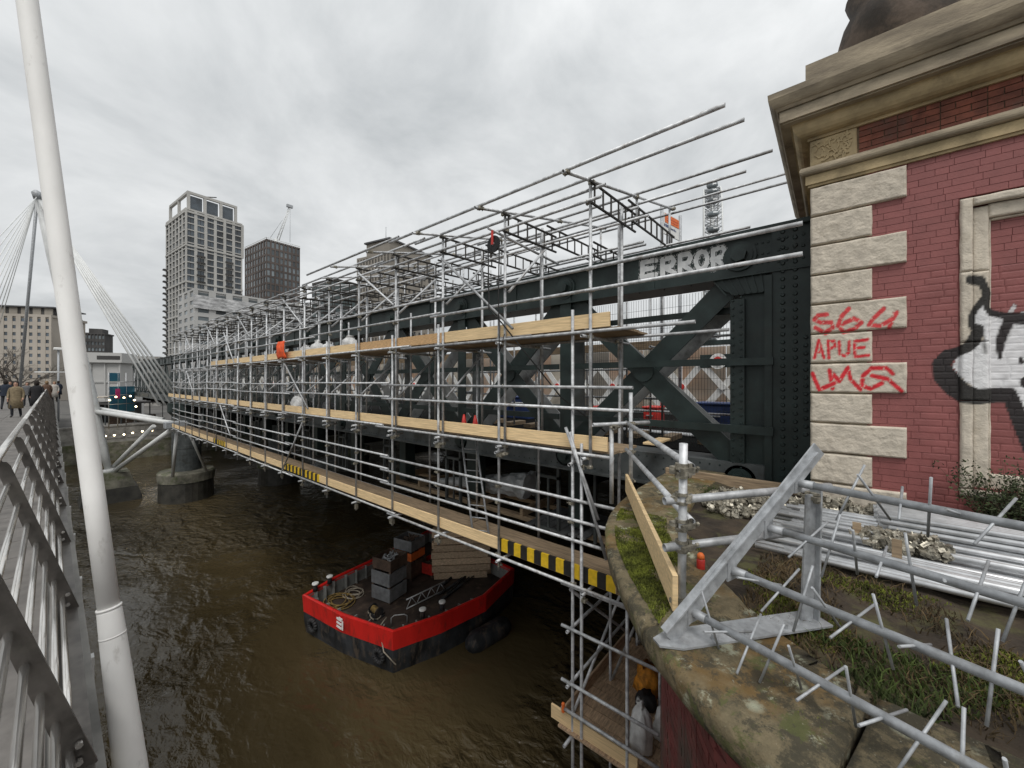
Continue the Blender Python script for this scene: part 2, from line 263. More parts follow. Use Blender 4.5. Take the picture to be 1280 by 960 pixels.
class MB:
    def __init__(s): s.v = []; s.f = []
    def add(s, vs, fs):
        n = len(s.v); s.v += [tuple(v) for v in vs]; s.f += [tuple(i + n for i in f) for f in fs]; return s
    def box(s, a, b):
        (x0, y0, z0), (x1, y1, z1) = [(min(p, q)) for p, q in zip(a, b)], [(max(p, q)) for p, q in zip(a, b)]
        return s.add([(x0, y0, z0), (x1, y0, z0), (x1, y1, z0), (x0, y1, z0), (x0, y0, z1), (x1, y0, z1), (x1, y1, z1), (x0, y1, z1)],
                     [(0, 3, 2, 1), (4, 5, 6, 7), (0, 1, 5, 4), (1, 2, 6, 5), (2, 3, 7, 6), (3, 0, 4, 7)])
    def bar(s, p0, p1, w, h, up=(0, 0, 1)):
        """rectangular bar from p0 to p1: w sideways, h along up"""
        p0, p1 = Vector(p0), Vector(p1); d = (p1 - p0).normalized(); u = Vector(up); sd = d.cross(u)
        if sd.length < 1e-4: sd = d.cross(Vector((1, 0, 0)))
        sd.normalize(); u = sd.cross(d).normalized(); a = sd * w / 2; c = u * h / 2
        vs = [p + q for p in (p0, p1) for q in (-a - c, a - c, a + c, -a + c)]
        return s.add(vs, [(0, 3, 2, 1), (4, 5, 6, 7), (0, 1, 5, 4), (1, 2, 6, 5), (2, 3, 7, 6), (3, 0, 4, 7)])
    def tube(s, p0, p1, r, n=8, r1=None, cap=True):
        p0, p1 = Vector(p0), Vector(p1); d = (p1 - p0).normalized(); a = d.orthogonal().normalized(); b = d.cross(a); r1 = r if r1 is None else r1
        vs = [p + (a * math.cos(2 * math.pi * i / n) + b * math.sin(2 * math.pi * i / n)) * q for p, q in ((p0, r), (p1, r1)) for i in range(n)]
        fs = [(i, (i + 1) % n, n + (i + 1) % n, n + i) for i in range(n)]
        if cap: fs += [tuple(range(n - 1, -1, -1)), tuple(range(n, 2 * n))]
        return s.add(vs, fs)
    def path(s, pts, r, n=6):
        """tube along a polyline"""
        pts = [Vector(p) for p in pts]; rings = []
        for i, p in enumerate(pts):
            d = (pts[min(i + 1, len(pts) - 1)] - pts[max(i - 1, 0)]).normalized(); a = d.orthogonal().normalized() if i == 0 else (pa - d * pa.dot(d)).normalized(); pa = a; b = d.cross(a)
            rr = r[i] if isinstance(r, (list, tuple)) else r
            rings.append([p + (a * math.cos(2 * math.pi * k / n) + b * math.sin(2 * math.pi * k / n)) * rr for k in range(n)])
        vs = [v for q in rings for v in q]; fs = []
        for i in range(len(pts) - 1):
            fs += [(i * n + k, i * n + (k + 1) % n, (i + 1) * n + (k + 1) % n, (i + 1) * n + k) for k in range(n)]
        fs += [tuple(range(n - 1, -1, -1)), tuple((len(pts) - 1) * n + k for k in range(n))]
        return s.add(vs, fs)
    def lathe(s, prof, c=(0, 0, 0), n=16, sx=1, sy=1, ang=0):
        vs = []; ca, sa = math.cos(ang), math.sin(ang)
        for r, z in prof:
            for k in range(n):
                x = r * math.cos(2 * math.pi * k / n) * sx; y = r * math.sin(2 * math.pi * k / n) * sy
                vs.append((c[0] + x * ca - y * sa, c[1] + x * sa + y * ca, c[2] + z))
        fs = [(i * n + k, i * n + (k + 1) % n, (i + 1) * n + (k + 1) % n, (i + 1) * n + k) for i in range(len(prof) - 1) for k in range(n)]
        fs += [tuple(range(n - 1, -1, -1)), tuple((len(prof) - 1) * n + k for k in range(n))]
        return s.add(vs, fs)
    def prism(s, poly, z0, z1):
        n = len(poly); vs = [(p[0], p[1], z0) for p in poly] + [(p[0], p[1], z1) for p in poly]
        return s.add(vs, [tuple(range(n - 1, -1, -1)), tuple(range(n, 2 * n))] + [(i, (i + 1) % n, n + (i + 1) % n, n + i) for i in range(n)])
    def mesh(s, name='mesh'):
        m = bpy.data.meshes.new(name); m.from_pydata(s.v, [], s.f); m.update(); return m
def obj(name, mb, material, parent=None, smooth=False, mtx=None, bevel=0.0):
    me = mb if isinstance(mb, bpy.types.Mesh) else mb.mesh(name)
    if material is not None and not me.materials: me.materials.append(M[material] if isinstance(material, str) else material)
    if not isinstance(mb, bpy.types.Mesh):
        bm = bmesh.new(); bm.from_mesh(me); bmesh.ops.recalc_face_normals(bm, faces=bm.faces)
        if bevel: bmesh.ops.bevel(bm, geom=[e for e in bm.edges if len(e.link_faces) == 2 and e.calc_face_angle(0) > 0.6], offset=bevel, segments=1, affect='EDGES')
        bm.to_mesh(me); bm.free()
    if smooth:
        for p in me.polygons: p.use_smooth = True
    o = bpy.data.objects.new(name, me)
    return reg(o, mtx or Matrix.Identity(4), parent)
TUBES = {}
def tube_mesh(length, r, n, material, hollow):
    key = (round(length, 2), r, n, material, hollow)
    if key in TUBES: return TUBES[key]
    mb = MB(); L_ = key[0]
    cs = [(math.cos(2 * math.pi * i / n), math.sin(2 * math.pi * i / n)) for i in range(n)]
    if hollow:
        ri = r * 0.84; rings = [(ri, 0.12), (ri, 0.0), (r, 0.0), (r, L_), (ri, L_), (ri, L_ - 0.12)]
        vs = [(c * q, s_ * q, z) for q, z in rings for c, s_ in cs]
        fs = [(i * n + k, i * n + (k + 1) % n, (i + 1) * n + (k + 1) % n, (i + 1) * n + k) for i in range(5) for k in range(n)] + [tuple(range(n)), tuple(5 * n + k for k in range(n))]
        mb.add(vs, fs)
    else: mb.tube((0, 0, 0), (0, 0, L_), r, n)
    me = mb.mesh('tube'); me.materials.append(M[material])
    for p in me.polygons: p.use_smooth = len(p.vertices) == 4
    TUBES[key] = me; return me
def tube(name, p0, p1, parent=None, r=0.0265, material='galv', n=10, hollow=True):
    p0, p1 = Vector(p0), Vector(p1); d = p1 - p0; q = d.to_track_quat('Z', 'Y')
    o = bpy.data.objects.new(name, tube_mesh(d.length, r, n, material, hollow))
    return reg(o, Matrix.Translation(p0) @ q.to_matrix().to_4x4(), parent)
def inst(name, me, mtx, parent=None):
    return reg(bpy.data.objects.new(name, me), mtx, parent)
def T(x, y, z): return Matrix.Translation((x, y, z))
def RZ(a): return Matrix.Rotation(a, 4, 'Z')

# ================================================================== the setting: river, banks, far ground
WZ = -10.6                                  # water level
mb = MB(); mb.add([(-400, -300, WZ), (600, -300, WZ), (600, 76, WZ), (-400, 76, WZ)], [(0, 1, 2, 3)])
tag(obj('river', mb, 'water'), 'muddy brown river with ripples', None, None, 'structure')
mb = MB(); mb.add([(-3000, 75.5, -6.2), (3000, 75.5, -6.2), (3000, 4000, -6.2), (-3000, 4000, -6.2)], [(0, 1, 2, 3)])
tag(obj('ground', mb, 'far_ground'), None, None, None, 'structure')
t = thing('river_wall', (10, 75, WZ), 'pale concrete river wall under the far end of the bridge', 'river wall')
obj('wall_face', MB().box((-120, 75, -8.2), (200, 75.6, -6.1)), 'concrete', t)
obj('wall_foot', MB().box((-120, 74.2, WZ - 0.6), (200, 75.6, -8.2)), 'concrete_algae', t)
obj('coping', MB().box((-120, 74.9, -6.1), (200, 75.7, -5.9)), 'concrete', t)
for k in range(14):
    x = -6 + k * 2.1
    obj('panel', MB().box((x, 74.93, -7.7), (x + 1.95, 75.0, -6.3)), 'concrete', t)

sw = thing('shade_wall', (64, 35, WZ), 'added dark wall shutting out light under the railway bridge', 'river wall')  # added wall: blocks low sky light from beyond, keeps water and underside dark
obj('wall_face', MB().box((63, -40, WZ - 0.6), (65, 76, -1.6)), 'concrete_wet', sw)
for k in range(12): obj('shade_wall_rib', MB().box((62.2, -6 + k * 7, WZ - 0.6), (63.01, -5 + k * 7, -2.9)), 'concrete_wet', sw)

# ================================================================== footbridge with its balustrade
DZ = -1.68                                  # walking surface
FIN0, FSP = 0.73, 1.93                      # first balustrade fin and spacing
fb = thing('footbridge', (-2.4, 40, DZ), 'grey paved footbridge deck with people walking along it', 'footbridge')
obj('deck_slab', MB().box((-4.9, -6, DZ - 0.35), (0.02, 92, DZ - 0.02)), 'concrete', fb)
obj('edge_beam', MB().box((0.03, -6, DZ - 0.42), (0.13, 92, DZ - 0.10)), 'fin_plate', fb)
obj('gutter', MB().box((0.135, -6, DZ - 0.50), (0.185, 92, DZ - 0.34)), 'concrete', fb)
pav = MB().box((0, 0, 0), (1.18, 0.588, 0.02)).mesh('paving_stone'); pav.materials.append(M['paving'])
n_ = 0
for j in range(100):
    for i in range(4):
        y = 0.6 + j * 0.6; x = -0.20 - (i + 1) * 1.19 - (0.0 if j % 2 else 0.0)
        if n_ >= 290: break
        if pj((x + 1.2, y, DZ))[0] < -90: continue
        inst('paving_stone', pav, T(x, y, DZ - 0.02), fb); n_ += 1
mb = MB()
for j in range(-6, 160):
    for i in range(4):
        y = 0.6 + j * 0.6; x = -0.20 - (i + 1) * 1.19
        if j >= 0 and j < 100 and pj((x + 1.2, y, DZ))[0] >= -90 and j < 84: continue
        mb.box((x, y, DZ - 0.02), (x + 1.18, y + 0.588, DZ - 0.001))
tag(obj('paving', mb, 'paving', fb), None, None, None, 'stuff')
obj('drain_channel', MB().box((-0.195, -6, DZ - 0.02), (-0.02, 92, DZ + 0.003)), 'paving', fb)
for k in range(22):                          # outriggers under the deck edge
    y = FIN0 + k * FSP
    obj('bracket', MB().box((0.05, y - 0.04, DZ - 0.75), (0.22, y + 0.04, DZ - 0.53)), 'white_strut', fb)

rl = thing('balustrade', (0, 30, DZ), 'stainless balustrade of round rails on leaning plate posts along the footbridge', 'railing')
def finpt(t):                                # centre line of a fin from foot (0) to top (1)
    x = 0.10 - 0.32 * t
    return x, DZ - 0.12 + 1.17 * t
prof = []
wd = lambda t: 0.078 - 0.022 * t
cl = [finpt(i / 10) for i in range(11)]
left = []; right = []
for i, (x, z) in enumerate(cl):
    w = wd(i / 10); left.append((x - w * 0.5, z - 0.02)); right.append((x + w * 0.5, z + 0.02))
poly = right + [(finpt(1)[0] + 0.01, finpt(1)[1] + 0.05), (finpt(1)[0] - 0.05, finpt(1)[1] + 0.06)] + left[::-1]
mbf = MB(); n = len(poly); th = 0.011
mbf.add([(x, -th, z) for x, z in poly] + [(x, th, z) for x, z in poly], [tuple(range(n)), tuple(range(2 * n - 1, n - 1, -1))] + [(i, (i + 1) % n, n + (i + 1) % n, n + i) for i in range(n)])
finme = mbf.mesh('post'); finme.materials.append(M['fin_plate'])
bm = bmesh.new(); bm.from_mesh(finme); bmesh.ops.triangulate(bm, faces=[f for f in bm.faces if len(f.verts) > 4]); bmesh.ops.recalc_face_normals(bm, faces=bm.faces); bm.to_mesh(finme); bm.free()
bolt = MB().tube((0, 0, 0), (0.02, 0, 0), 0.014, 6).mesh('bolt'); bolt.materials.append(M['stainless'])
for k in range(-2, 42):
    y = FIN0 + k * FSP
    o = inst('post', finme, T(0, y, 0), rl)
    if -1 <= k < 8:
        for z in (DZ - 0.05, DZ + 0.03): inst('bolt', bolt, T(finpt(0)[0] - 0.02, y - 0.02, z) @ Matrix.Rotation(R(-90), 4, 'Z'), o)
NR = 7
HX, HZ = finpt(1)[0] - 0.03, finpt(1)[1] + 0.085
for k in range(-2, 41):                      # rails run post to post
    y0 = FIN0 + k * FSP
    for i in range(NR):
        x, z = finpt(0.10 + 0.80 * i / (NR - 1)); tube('rail', (x - 0.015, y0 + 0.0, z), (x - 0.015, y0 + FSP, z), rl, 0.0148, 'stainless', 10, False)
for k in range(-1, 14):
    tube('handrail', (HX, -3.2 + k * 6, HZ), (HX, 2.8 + k * 6, HZ), rl, 0.025, 'stainless', 12, False)
for k in range(-2, 42):
    y = FIN0 + k * FSP
    obj('handrail_bracket', MB().bar((finpt(1)[0] - 0.015, y, finpt(1)[1] + 0.03), (HX, y, HZ - 0.015), 0.02, 0.03), 'fin_plate', rl)

# ================================================================== the white stay beside the balustrade
A = atD(131, 720, 2.36); B = atD(34, 0, 2.49); dr = (B - A).normalized()
top = A + dr * 8.5; low = A - dr * 2.6
st = thing('stay', tuple(low), 'thick white tubular stay rising steeply just outside the near balustrade', 'stay')
obj('sheath', MB().path([A - dr * 0.20 + dr * (8.7 * i / 12) for i in range(13)], 0.0505, 24), 'white_paint', st, True)
obj('socket', MB().path([A - dr * 0.19, A - dr * 0.215, A - dr * 0.36, A - dr * 0.60, A - dr * 1.15, low], [0.0535, 0.0560, 0.0600, 0.0645, 0.0740, 0.085], 24), 'white_paint', st, True)
obj('ring', MB().path([A - dr * 0.355, A - dr * 0.364], 0.0612, 24), 'white_paint', st, True)
obj('lip', MB().path([A - dr * 0.186, A - dr * 0.200], 0.0580, 24), 'white_paint', st, True)
obj('anchor_arm', MB().bar(low + Vector((-0.10, 0, 0.1)), low + Vector((0.01, 0, 0.02)), 0.12, 0.16), 'white_strut', st)

# ================================================================== far leaning pylon, its rods and struts to the pier
PF = Vector((3.3, 49.8, -8.1)); PA = Vector((-0.75, 49.8, 15.1))
py = thing('pylon', tuple(PF), 'leaning white mast with fans of steel rods, on a concrete block', 'mast')
ax = (PA - PF)
obj('mast', MB().path([PF + ax * f for f in (0, 0.08, 0.3, 0.5, 0.8, 1.0)], [0.22, 0.30, 0.48, 0.50, 0.36, 0.2], 16), 'white_strut', py, True)
obj('mast_head', MB().path([PA - ax * 0.01, PA + ax * 0.012, PA + ax * 0.02], [0.26, 0.3, 0.12], 12), 'galv_dull', py, True)
obj('foot_collar', MB().path([PF - ax * 0.004, PF + ax * 0.012], 0.4, 12), 'white_strut', py, True)
for k in range(9): tube('rod', PA, (-4.75, 24 + k * 5.2, DZ), py, 0.03, 'white_strut', 6, False)
tube('rod', PA, (-1.9, 56, DZ), py, 0.10, 'galv_dull', 8, False)
for k in range(6):
    tube('back_stay', PA - ax * 0.012, (5.6 + 0.42 * k, 42.2 + 0.62 * k, -1.9 + 0.05 * k), py, 0.075, 'white_strut', 8, False)
PT = Vector((6.3, 44.0, -3.55))
m1 = PF + ax * 0.235
tube('strut', m1 + Vector((0.2, -0.3, 0)), PT + Vector((0.2, -2.6, 0.1)), py, 0.20, 'white_strut', 12, False)
tube('strut', m1 + Vector((0.2, 0.6, 0.25)), PT + Vector((0, 1.2, 0.2)), py, 0.18, 'white_strut', 12, False)
tube('strut', PF + Vector((0.3, -0.4, 0.1)), PT + Vector((0.3, -2.9, 0.0)), py, 0.19, 'white_strut', 12, False)
tube('strut', PF + Vector((0.1, 0.5, 0.1)), PT + Vector((-0.6, 1.4, -0.3)), py, 0.17, 'white_strut', 12, False)
tube('prop', PT + Vector((0.3, -2.7, 0.0)), (6.6, 43.2, -8.1), py, 0.12, 'white_strut', 12, False)
tube('prop', PT + Vector((0.8, -2.7, 0.0)), (9.0, 43.7, -8.1), py, 0.10, 'white_strut', 12, False)
obj('strut_node', MB().box(PT + Vector((-0.5, -3.2, -0.25)), PT + Vector((0.9, -2.2, 0.3))), 'galv_dull', py, bevel=0.05)
cb_ = thing('concrete_block', (3.4, 50, WZ), 'stepped concrete block standing in the river under the leaning white mast', 'concrete base')
obj('upper_block', MB().lathe([(2.1, -9.4 - WZ), (1.6, -8.1 - WZ)], (3.4, 50, WZ), 4, ang=R(45)), 'concrete_algae', cb_)
obj('lower_block', MB().lathe([(3.0, -0.8), (2.3, -9.4 - WZ)], (3.4, 50, WZ), 4, ang=R(45)), 'concrete_wet', cb_)

# cylinder piers in the river
def pier(x, y, label, grp):
    p = thing('bridge_pier', (x, y, WZ), label, 'bridge pier', grp)
    obj('column', MB().lathe([(1.05, -8.0 - WZ), (1.05, -6.0 - WZ), (1.08, -5.98 - WZ), (1.08, -5.7 - WZ), (1.05, -5.68 - WZ), (1.05, -3.0 - WZ)], (x, y, WZ), 28), 'iron_grey', p, False)
    obj('cap', MB().lathe([(1.05, -3.05 - WZ), (1.35, -2.7 - WZ), (1.35, -1.95 - WZ)], (x, y, WZ), 28), 'iron_dark', p)
    obj('drum_top', MB().lathe([(2.02, -8.9 - WZ), (2.06, -8.15 - WZ), (1.95, -8.0 - WZ)], (x, y, WZ), 28), 'concrete_algae', p)
    obj('drum', MB().lathe([(2.0, -1.0), (1.95, -8.9 - WZ)], (x, y, WZ), 28), 'concrete_wet', p)
pier(7.9, 45.3, 'grey iron cylinder pier on a mossy round base, next to the white struts', None)
pier(15.6, 45.3, 'grey iron cylinder pier in the dark under the railway bridge', 'piers under the bridge')
pier(23.6, 45.3, 'grey iron cylinder pier in the dark under the railway bridge', 'piers under the bridge')

# ================================================================== railway bridge
rb = thing('railway_bridge', (8, 40, -1.9), 'dark green iron railway bridge with riveted lattice girder behind the scaffold', 'railway bridge')
Y0, PSP, NP = 1.22, 3.45, 22                 # first pin, panel length, number of panels
GX = 7.5                                     # outer face of the girder
YE = Y0 + PSP * NP
# top chord: one plate length per panel, seams between
for k in range(NP):
    a = Y0 + k * PSP + (0.0 if k else -2.2)
    obj('top_chord', MB().box((GX, a + 0.006, 1.76), (GX + 0.62, Y0 + (k + 1) * PSP - 0.006, 2.44)), 'iron_dark', rb)
    obj('cover_plate', MB().box((GX - 0.02, Y0 + (k + 0.5) * PSP - 0.28, 1.80), (GX, Y0 + (k + 0.5) * PSP + 0.28, 2.40)), 'iron_dark', rb)
    obj('chord_flange', MB().box((GX - 0.14, a, 2.44), (GX + 0.76, Y0 + (k + 1) * PSP - 0.004, 2.51)), 'iron_dark', rb)
    obj('chord_angle', MB().box((GX - 0.09, a, 1.76), (GX, Y0 + (k + 1) * PSP - 0.004, 1.785)), 'iron_dark', rb)
    obj('bottom_chord', MB().box((GX - 0.05, a, -1.93), (GX + 0.62, Y0 + (k + 1) * PSP - 0.006, -1.38)), 'iron_grey', rb)
    obj('bottom_flange', MB().box((GX - 0.16, a, -1.97), (GX + 0.7, Y0 + (k + 1) * PSP - 0.006, -1.93)), 'iron_grey', rb)
    obj('cross_girder', MB().box((GX + 0.6, Y0 + k * PSP - 0.15, -2.55), (62, Y0 + k * PSP + 0.15, -1.62)), 'under', rb)  # lengthened to match the deck widened for shade
# pins, washers, hangers, diagonals
def disc(mb, x, y, z, r, t, n): mb.tube((x, y, z), (x - t, y, z), r, n)
for k in range(NP + 1):
    y = Y0 + k * PSP
    for z in (2.12, -1.66):
        o = obj('pin_washer', (lambda m: (disc(m, GX, y, z, 0.245, 0.05, 28), disc(m, GX - 0.05, y, z, 0.195, 0.03, 24), m)[2])(MB()), 'iron_dark', rb)
        if k < 8: obj('pin_nut', MB().tube((GX - 0.08, y, z), (GX - 0.19, y, z), 0.125, 6), 'iron_dark', o)
    if k:
        obj('hanger', MB().box((GX - 0.03, y - 0.14, -1.4), (GX + 0.02, y + 0.14, 1.98)), 'iron_dark', rb)
        obj('hanger', MB().box((GX + 0.55, y - 0.14, -1.4), (GX + 0.60, y + 0.14, 1.66)), 'iron_grey', rb)
def diag(y0, z0, y1, z1, x, mname, w=0.39, t=0.035):
    obj('diagonal', MB().bar((x, y0, z0), (x, y1, z1), t, w, up=Vector((0, -(z1 - z0), (y1 - y0))).normalized()), mname, rb)
for k in range(NP):
    a = Y0 + k * PSP; b = a + PSP
    if k == 0: a -= 0.1
    diag(a, 1.95, b, -1.55, GX + 0.10, 'iron_dark'); diag(a, -1.55, b, 1.95, GX + 0.06, 'iron_dark')
    diag(a, 1.75, b, -1.55, GX + 0.60, 'iron_pale'); diag(a, -1.55, b, 1.75, GX + 0.56, 'iron_pale')
    c = (a + b) / 2
    obj('centre_pin', (lambda m: (disc(m, GX + 0.06, c, 0.2, 0.20, 0.05, 20), m)[1])(MB()), 'iron_dark', rb)
    for z, h in ((0.34, 0.12), (-0.80, 0.13)):
        obj('girder_rail', MB().box((GX - 0.075, Y0 + k * PSP + (0.15 if k else 0.1), z - h / 2), (GX - 0.035, b - 0.145, z + h / 2)), 'iron_dark', rb)
    if k == 0: obj('girder_rail', MB().bar((GX + 0.30, a, 1.27), (GX + 0.30, b, 1.27), 0.05, 0.11), 'iron_dark', rb)
# end post of the girder
obj('post_web', MB().box((GX + 0.06, 0.83, -1.4), (GX + 0.6, 1.20, 1.76)), 'iron_dark', rb)
obj('post_flange', MB().box((GX - 0.04, 1.15, -1.38), (GX + 0.06, 1.36, 1.40)), 'iron_dark', rb)
obj('post_flange', MB().box((GX - 0.10, 0.76, -1.75), (GX + 0.06, 0.86, 1.72)), 'iron_dark', rb)
obj('post_plate', MB().box((GX - 0.06, -1.2, -1.95), (GX + 0.58, 0.76, 2.44)), 'iron_dark', rb)
obj('post_strip', MB().box((GX - 0.085, 0.02, -1.9), (GX - 0.06, 0.10, 2.4)), 'iron_dark', rb)
obj('post_rail', MB().box((GX - 0.13, 0.74, 0.27), (GX - 0.04, 1.37, 0.39)), 'iron_dark', rb)
obj('post_rail', MB().box((GX - 0.13, 0.74, -0.87), (GX - 0.04, 1.37, -0.73)), 'iron_dark', rb)
g = MB(); pts = [(1.52, 1.77), (1.64, 1.77), (1.46, 1.58), (1.30, 1.47), (0.86, 1.47), (0.86, 1.77)]
g.add([(GX - 0.02, y, z) for y, z in pts] + [(GX + 0.03, y, z) for y, z in pts], [tuple(range(6)), tuple(range(11, 5, -1))] + [(i, (i + 1) % 6, 6 + (i + 1) % 6, 6 + i) for i in range(6)])
obj('gusset', g, 'iron_dark', rb)
for i in range(7):                            # ribs fanned over the gusset
    f = i / 6; obj('gusset_rib', MB().bar((GX - 0.035, 1.62 - 0.70 * f, 1.76), (GX - 0.035, 1.42 - 0.54 * f, 1.48), 0.025, 0.02), 'iron_dark', rb)
# rivets on the near end of the girder
rv = MB()
def rivet(x, y, z, r=0.036):
    n = 7; vs = [(x, y + r * math.cos(2 * math.pi * i / n), z + r * math.sin(2 * math.pi * i / n)) for i in range(n)] + [(x - r * 0.55, y + 0.6 * r * math.cos(2 * math.pi * i / n), z + 0.6 * r * math.sin(2 * math.pi * i / n)) for i in range(n)]
    rv.add(vs, [(i, (i + 1) % n, n + (i + 1) % n, n + i) for i in range(n)] + [tuple(range(n, 2 * n))])
for i in range(34):
    z = -1.75 + i * 0.125
    for y in (0.46, 0.62): rivet(GX - 0.06, y, z)
    if -0.9 < z < 0.7:
        for y in (0.20, 0.33): rivet(GX - 0.06, y, z + 0.06)
    rivet(GX - 0.085, 0.06, z, 0.02)
    if z < 1.4: rivet(GX - 0.04, 1.32, z, 0.024); rivet(GX - 0.04, 1.20, z + 0.05, 0.024)
for i in range(12):
    for z in (1.78, 1.92, 2.10, 2.28): rivet(GX - 0.0 if i > 5 else GX - 0.06, 0.15 + i * 0.105 if i < 6 else 0.78 + (i - 6) * 0.03, z, 0.026) if i < 6 else None
for y in (0.82, 0.90, 0.98):
    for z in (1.80, 1.95, 2.10, 2.28): rivet(GX, y, z, 0.022)
for i in range(int((34 - Y0) / 0.16)):
    y = Y0 + 0.3 + i * 0.16; rivet(GX - 0.05, y, -1.86, 0.018); rivet(GX - 0.05, y, -1.45, 0.018)
    if i % 3 == 0: rivet(GX - 0.0, y, 2.36, 0.016); rivet(GX, y, 1.76, 0.016)
    if i % 2 == 0 and i < 90: rivet(GX - 0.05, y, -1.66, 0.018)
tag(obj('rivet_heads', rv, 'iron_dark', rb), None, None, None, 'stuff')
# deck, inner girders, track level
obj('deck', MB().box((GX + 0.62, -6, -1.60), (62, YE, -1.36)), 'under', rb)  # widened far past the tracks to shade the water and barge below
for x in (20.5, 24.5, 28.5, 34, 40, 46, 52, 58): obj('stringer', MB().box((x, -6, -2.6), (x + 0.4, YE, -1.62)), 'under', rb)  # outer ones added under the deck widened for shade
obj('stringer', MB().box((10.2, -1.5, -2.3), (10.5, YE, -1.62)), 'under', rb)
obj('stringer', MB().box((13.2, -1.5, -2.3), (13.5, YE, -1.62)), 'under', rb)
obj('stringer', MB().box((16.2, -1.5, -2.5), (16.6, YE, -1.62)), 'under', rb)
for k in range(0, 12):                         # rectangular access frames hanging from the bottom chord
    y = Y0 + k * PSP + 0.35; f = MB()
    for yy in (y, y + 0.62): f.box((GX + 0.25, yy, -3.55), (GX + 0.33, yy + 0.07, -1.97))
    f.box((GX + 0.25, y, -3.62), (GX + 0.33, y + 0.69, -3.55)); f.box((GX + 0.25, y, -2.35), (GX + 0.33, y + 0.69, -2.28)); f.box((GX + 0.27, y + 0.31, -3.55), (GX + 0.31, y + 0.36, -2.35))
    obj('hanging_frame', f, 'iron_grey', rb)
    obj('hanging_post', MB().box((GX + 0.35, y - 0.55, -3.4), (GX + 0.75, y - 0.2, -1.97)), 'iron_dark', rb)
for k in range(12):
    obj('sleeper_end', MB().box((9.0, Y0 + k * 0.8, -1.36), (9.8, Y0 + k * 0.8 + 0.25, -1.25)), 'timber_old', rb)
# wire mesh behind the first panels
wm_ = MB()
for i in range(58):
    y = 1.50 + i * 0.055; wm_.bar((GX + 0.70, y, -1.3), (GX + 0.70, y, 1.76), 0.005, 0.005, up=(1, 0, 0))
for i in range(14): wm_.bar((GX + 0.70, 1.45, -1.2 + i * 0.21), (GX + 0.70, 4.7, -1.2 + i * 0.21), 0.005, 0.005)
tag(obj('wire_mesh', wm_, 'iron_dark', rb), None, None, None, 'stuff')
# second, pale lattice girder on the far side with a peach screen behind it
fg = thing('lattice_parapet', (16.5, 25, -1.4), 'pale criss-cross lattice parapet with peach boards on the far side of the tracks', 'parapet')
obj('top_rail', MB().box((16.4, -6, 1.42), (16.65, 62, 1.60)), 'iron_dark', fg)
obj('bottom_rail', MB().box((16.4, -6, -1.36), (16.65, 62, -1.15)), 'iron_grey', fg)
for k in range(44):
    y = -5 + k * 1.5
    for (a, b) in ((y, y + 1.5), (y + 1.5, y)):
        obj('lattice_bar', MB().bar((16.45 if a < b else 16.49, a, -1.15), (16.45 if a < b else 16.49, b, 0.72), 0.035, 0.24, up=Vector((0, -1.87, b - a)).normalized()), 'lattice_white', fg)
    obj('lattice_boss', MB().tube((16.44, y + 0.75, -0.21), (16.38, y + 0.75, -0.21), 0.12, 12), 'red' if k % 2 == 0 else 'lattice_white', fg)
for k in range(40):
    y = -5 + k * 1.65; obj('board', MB().box((16.95, y, -1.35), (17.0, y + 1.62, 1.40)), ('peach', 'cream', 'peach', 'portland_grey', 'cream')[k % 5], fg)
# shield in the middle of the parapet top
o = obj('shield', MB().lathe([(0.30, 0), (0.30, 0.05)], (0, 0, 0), 18), 'white', fg, mtx=T(16.38, 3.4, 0.78) @ Matrix.Rotation(R(-90), 4, 'Y'))
obj('shield_centre', MB().tube((16.335, 3.4, 0.78), (16.30, 3.4, 0.78), 0.17, 14), 'red', fg)
obj('shield_back', MB().box((16.41, 2.75, 0.55), (16.44, 4.05, 1.05)), 'iron_dark', fg)

